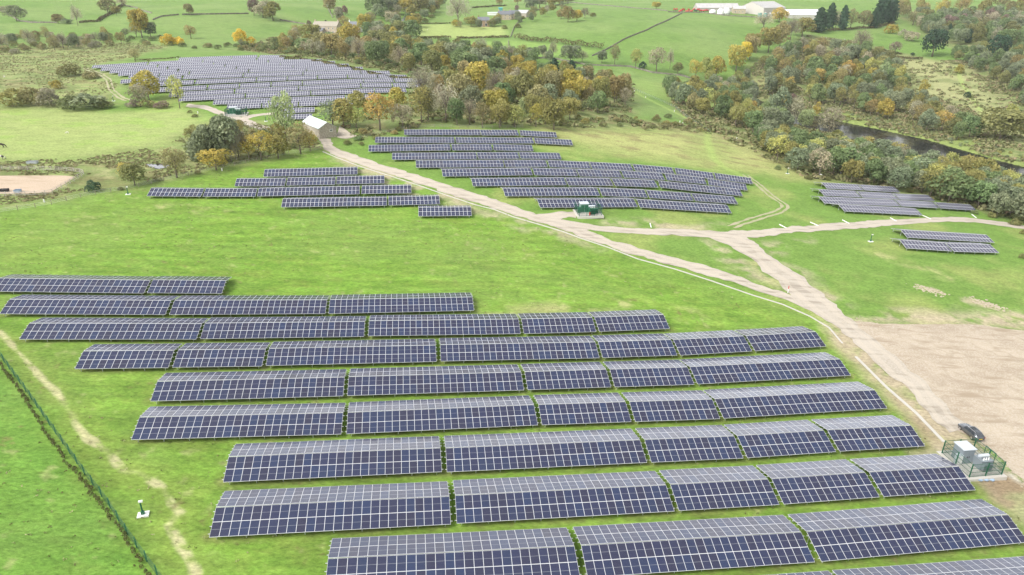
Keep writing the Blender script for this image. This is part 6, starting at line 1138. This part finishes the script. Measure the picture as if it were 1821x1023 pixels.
# tree guards
gm = MB(); gm.tube([(0,0,-.1),(0,0,.8)], .17, 6); gd = gm.data('tree_guard', M_white)
for u, v, lb in ((1128,161,'at the top of the grass path'),(1148,172,'second down the grass path fence'),(1199,197,'on the grass path below the central wood, beside the bend'),(1209,216,'upper of the pair by the path'),(1214,219,'lower of the pair by the path'),(1240,226,'where the path leaves the brambles'),(1310,246,'on the slope under the river mouth wood'),(395,302,'on the meadow fence below the birches'),(79,358,'on the meadow fence near the arena'),(1484,307,'at the wood edge above the small array, first'),(1495,308,'at the wood edge above the small array, second'),(1577,325,'at the wood edge above the small array, third'),(1776,350,'at the wood edge near the track end'),(1720,341,'between large green trees near the small array'),(170,114,'beside the start of the rutted track'),(315,103,'at the top corner of the hilltop array'),(511,104,'behind the hilltop array, first'),(546,106,'behind the hilltop array, second'),(352,200,'on the far lane verge')):
    q = hit1(u, v+2); o = bpy.data.objects.new('tree_guard', gd); COL.objects.link(o); o.location = q; tag(o, 'white plastic tree guard '+lb, 'tree guard', 'white plastic tree guards')
# rubble
def stones(px0, px1, n, label_, grp, seed, sz=.45, spread=1.0):
    rg = random.Random(seed); a, b = Vector(hit1(*px0)), Vector(hit1(*px1)); m_ = MB()
    for k in range(n):
        t = rg.random(); q = a.lerp(b, t); q.x += rg.gauss(0, spread); q.y += rg.gauss(0, spread); s_ = sz*rg.uniform(.4, 1.3)
        z = float(hh(q.x, q.y)); Mx = Matrix.Rotation(rg.uniform(0, 6), 3, 'Z') @ Matrix.Rotation(rg.uniform(-.6, .6), 3, 'X'); m_.box((q.x, q.y, z+s_*.06), (s_, s_*rg.uniform(.6,1), s_*.35), M=Mx, taper=.7)
    o = m_.build('rubble', mat('rubble_'+str(seed), (.47,.41,.31), .95, noise=(1, .2, (.38,.32,.24)))); tag(o, kind='stuff'); return o
stones((1630,510), (1676,523), 110, '', '', 3); stones((1733,534), (1780,549), 120, '', '', 4); stones((1755,797), (1845,874), 90, '', '', 5, .3); stones((1500,575), (1560,580), 60, '', '', 6, .3, 1.5)
# ------------------------------------------------------------------ car
def car():
    f = Vector(hit1(1705,764)); r = Vector(hit1(1725,782)); d = f-r; d.z = 0; d.normalize(); c = (f+r)/2+Vector((d.y, -d.x, 0))*.9
    yaw = math.atan2(d.y, d.x); root = empty('parked_car', (c.x, c.y, float(hh(c.x, c.y))+.05), yaw, 'dark grey estate car parked alone on the gravel yard', 'car')
    paint = mat('charcoal_car_paint', (.15,.16,.175), .25, .6); gl = mat('tinted_glass', (.02,.025,.03), .05); chrome = mat('silver_trim', (.6,.6,.62), .3, .9)
    Lh = 2.35
    # body: sections along x (front +): x, half width, bottom, shoulder z, roof z, roof half width
    sec = [(-2.35,.74,.42,.80,.82,.60),(-2.28,.86,.30,.92,.98,.66),(-1.95,.90,.26,.98,1.22,.62),(-1.5,.92,.25,.98,1.40,.62),(-.9,.92,.25,.96,1.46,.63),(-.1,.92,.25,.95,1.47,.63),(.45,.92,.25,.94,1.36,.60),(1.05,.91,.25,.93,.99,.64),(1.7,.88,.26,.86,.90,.62),(2.15,.80,.30,.74,.78,.55),(2.35,.62,.38,.60,.62,.42)]
    mb = MB(); rings = []
    for x_, w_, zb, zs, zr, wr_ in sec:
        rings.append([(x_,-w_*.9,zb),(x_,-w_,zb+.18),(x_,-w_,zs-.12),(x_,-w_*.96,zs),(x_,-wr_,zr-.03),(x_,-wr_*.7,zr+.02),(x_,wr_*.7,zr+.02),(x_,wr_,zr-.03),(x_,w_*.96,zs),(x_,w_,zs-.12),(x_,w_,zb+.18),(x_,w_*.9,zb)])
    for a, b in zip(rings[:-1], rings[1:]):
        for i in range(12): mb.quad([a[i], b[i], b[(i+1) % 12], a[(i+1) % 12]])
    mb.quad(rings[0]); mb.quad(rings[-1][::-1]); mb.build('body', paint, root, smooth=False)
    def patch(nm, pts, m_): q = MB(); q.quad(pts); n = (Vector(pts[1])-Vector(pts[0])).cross(Vector(pts[-1])-Vector(pts[0])).normalized()*.012; q.v = [tuple(Vector(p)+n) for p in q.v]; return q.build(nm, m_, root)
    for s_ in (-1, 1):
        def sd_(pts): return [(x_, s_*y_, z_) for x_, y_, z_ in (pts if s_ < 0 else pts[::-1])]
        for nm, pts in (('side_window', [(-1.75,.89,1.0),(-.95,.90,1.0),(-.95,.655,1.40),(-1.5,.65,1.35)]), ('side_window', [(-.88,.90,1.0),(-.12,.90,.99),(-.12,.655,1.42),(-.88,.655,1.41)]), ('side_window', [(-.05,.90,.99),(.85,.885,.975),(.45,.64,1.30),(-.05,.655,1.42)])):
            pp = [(x_, y_ if z_ < 1.1 else y_, z_) for x_, y_, z_ in pts]; patch(nm, sd_(pp), gl)
        q = MB(); q.tube([(-1.6, s_*.60, 1.50), (.2, s_*.60, 1.50)], .025, 5); q.build('roof_rail', chrome, root)
        for x_ in (-1.42, 1.42):
            wroot = MB(); wroot.tube([(x_, s_*.72, .33), (x_, s_*.93, .33)], .33, 18); t = wroot.build('wheel', M_dark, root); rm = MB(); rm.tube([(x_, s_*.93, .33), (x_, s_*.945, .33)], .22, 12); rm.build('rim', chrome, t)
        q = MB(); q.box((-2.27, s_*.70, .80), (.12,.30,.16)); q.build('tail_light', mat('red_lens', (.45,.01,.01), .2) if s_ < 0 else bpy.data.materials['red_lens'], root)
        q = MB(); q.box((2.17, s_*.56, .64), (.20,.34,.13)); q.build('headlight', chrome, root)
        q = MB(); q.box((.62, s_*1.0, 1.0), (.14,.18,.12)); q.build('wing_mirror', paint, root)
    patch('windscreen', [(.48,-.56,1.36),(1.02,-.60,1.01),(1.02,.60,1.01),(.48,.56,1.36)], gl)
    patch('rear_window', [(-2.24,-.58,1.02),(-1.97,-.55,1.24),(-1.97,.55,1.24),(-2.24,.58,1.02)][::-1], gl)
    patch('sunroof', [(-.75,-.4,1.485),(.1,-.4,1.49),(.1,.4,1.49),(-.75,.4,1.485)], gl)
    root.scale = (.86, .86, .86)
    q = MB(); q.box((-2.37,0,.62), (.03,.52,.12)); q.build('number_plate', mat('yellow_plate', (.75,.55,.05), .5), root)
car()
# ------------------------------------------------------------------ animals
def quadruped(px, yaw, hgt, colr, label, cat, grazing=True, name='horse'):
    P = Vector(hit1(*px)); s_ = hgt/1.55; me = bpy.data.meshes.new(name)
    v = [(0,0,1.15),(-.55,0,1.22),(.55,0,1.20)]; r = [.30,.32,.30]; e = [(0,1),(0,2)]
    def add(p, rad, par): v.append(p); r.append(rad); e.append((par, len(v)-1)); return len(v)-1
    if grazing: n = add((.95,0,1.05), .20, 2); n = add((1.25,0,.62), .13, n); n = add((1.38,0,.36), .12, n); add((1.48,0,.10), .075, n)
    else: n = add((.90,0,1.50), .19, 2); n = add((1.1,0,1.78), .13, n); n = add((1.25,0,1.78), .12, n); add((1.52,0,1.62), .075, n)
    for sd_ in (-1, 1):
        n = add((.55,sd_*.16,.85), .13, 2); n = add((.58,sd_*.17,.48), .07, n); add((.58,sd_*.17,.04), .055, n)
        n = add((-.55,sd_*.17,.88), .17, 1); n = add((-.48,sd_*.18,.66), .09, n); n = add((-.66,sd_*.18,.42), .065, n); add((-.60,sd_*.18,.04), .055, n)
    n = add((-.85,0,1.18), .06, 1); add((-.95,0,.6), .05, n)
    me.from_pydata([tuple(c*s_ for c in p) for p in v], e, []); o = bpy.data.objects.new(name, me); COL.objects.link(o)
    m1 = o.modifiers.new('skin', 'SKIN'); 
    for i, sv in enumerate(me.skin_vertices[0].data): sv.radius = (r[i]*s_, r[i]*s_); sv.use_root = (i == 0)
    m2 = o.modifiers.new('sub', 'SUBSURF'); m2.levels = 1; m2.render_levels = 1
    me.materials.append(colr); o.location = P; o.rotation_euler = (0, 0, yaw); tag(o, label, cat); return o
M_horse = mat('dark_bay_coat', (.035,.025,.02), .7); M_pie = mat('piebald_coat', (.65,.62,.58), .8, noise=(1.1, .03, (.03,.03,.03))); M_cow = mat('black_and_white_hide', (.03,.03,.03), .8, noise=(.9, .04, (.7,.68,.65))); M_wool = mat('wool', (.75,.72,.66), .95)
quadruped((3,263), R_(8), 1.6, M_horse, 'dark horse grazing at the photo edge in the pale pasture', 'horse'); quadruped((2,284), R_(10), 1.5, M_pie, 'piebald horse grazing just above the riding arena', 'horse')
for px, y_, lb in (((1468,69), 20, 'black and white cow highest up in the cattle field'), ((1491,73), 5, 'black and white cow lowest down in the cattle field'), ((1502,72), 170, 'small dark cow last in the cattle field')): quadruped(px, R_(y_), 1.45, M_cow, lb, 'cow', name='cow')
quadruped((120,238), R_(200), .8, M_wool, 'white sheep alone on the pale pasture', 'sheep', name='sheep'); quadruped((8,138), R_(160), .8, M_wool, 'white sheep on the rough ground by the photo edge', 'sheep', name='sheep'); quadruped((760,54), R_(90), .8, M_wool, 'white sheep in the light field by the village', 'sheep', name='sheep')
# trough, tarpaulins, hedge bits near the arena
def trough(px, m_, label, L=2.6):
    P = Vector(hit1(*px)); root = empty('water_trough', tuple(P), .15, label, 'trough'); b = MB(); L2, w_, h_ = L/2, .55, .7
    b.quad([(-L2,-w_,0),(L2,-w_,0),(L2*1.1,-w_*1.2,h_),(-L2*1.1,-w_*1.2,h_)]); b.quad([(L2,w_,0),(-L2,w_,0),(-L2*1.1,w_*1.2,h_),(L2*1.1,w_*1.2,h_)]); b.quad([(L2,-w_,0),(L2,w_,0),(L2*1.1,w_*1.2,h_),(L2*1.1,-w_*1.2,h_)]); b.quad([(-L2,w_,0),(-L2,-w_,0),(-L2*1.1,-w_*1.2,h_),(-L2*1.1,w_*1.2,h_)]); b.build('basin', m_, root)
    b = MB(); b.quad([(-L2,-w_,.55),(L2,-w_,.55),(L2,w_,.55),(-L2,w_,.55)]); b.build('water', M_pond, root)
trough((58,291), M_greyl, 'blue-grey water trough above the riding arena'); trough((32,342), M_blue, 'blue trough in the front of the riding arena', 1.3); trough((8,341), M_dark, 'dark trough at the photo edge in the riding arena', 1.8)
# crest of small weeds on the meadow (uncountable)
rg = np.random.default_rng(3); Pm = WP['meadow']; n = 2600
qx = rg.uniform(-130, 90, n*3); qy = rg.uniform(50, 250, n*3); ok = inside(qx, qy, Pm) & (fbm(qx, qy, 16, 61) > .52); qx, qy = qx[ok][:n], qy[ok][:n]; qz = hh(qx, qy); m5 = 5
Cw = np.repeat(np.stack([qx, qy, qz+.08], 1), m5, 0)+rg.normal(size=(len(qx)*m5, 3))*np.array([.14,.10,.04]); me = leaves_mesh('meadow_weeds', Cw, unit(rg.normal(size=Cw.shape)), rg.uniform(.08, .2, len(Cw)), np.repeat(rg.uniform(0, 1, len(qx)), m5), M=undergrowth_mat([(.16,.12,.06),(.13,.15,.05),(.30,.28,.14),(.42,.42,.22)], 'weed_leaf'))
o = bpy.data.objects.new('meadow_weeds', me); COL.objects.link(o); tag(o, kind='stuff')
# ------------------------------------------------------------------ air
hb = MB(); hb.box((0, 0, 105), (8000, 8000, 300)); ho = hb.build('haze', None)
hm = bpy.data.materials.new('haze_air'); hm.use_nodes = True; hn = hm.node_tree; hn.nodes.clear(); pv = hn.nodes.new('ShaderNodeVolumePrincipled'); pv.inputs['Density'].default_value = .00009; pv.inputs['Color'].default_value = (.93,.95,1,1); pv.inputs['Anisotropy'].default_value = .2
hn.links.new(pv.outputs[0], hn.nodes.new('ShaderNodeOutputMaterial').inputs['Volume']); ho.data.materials.clear(); ho.data.materials.append(hm); tag(ho, kind='stuff')
print('OBJECTS TOTAL', len(bpy.data.objects))
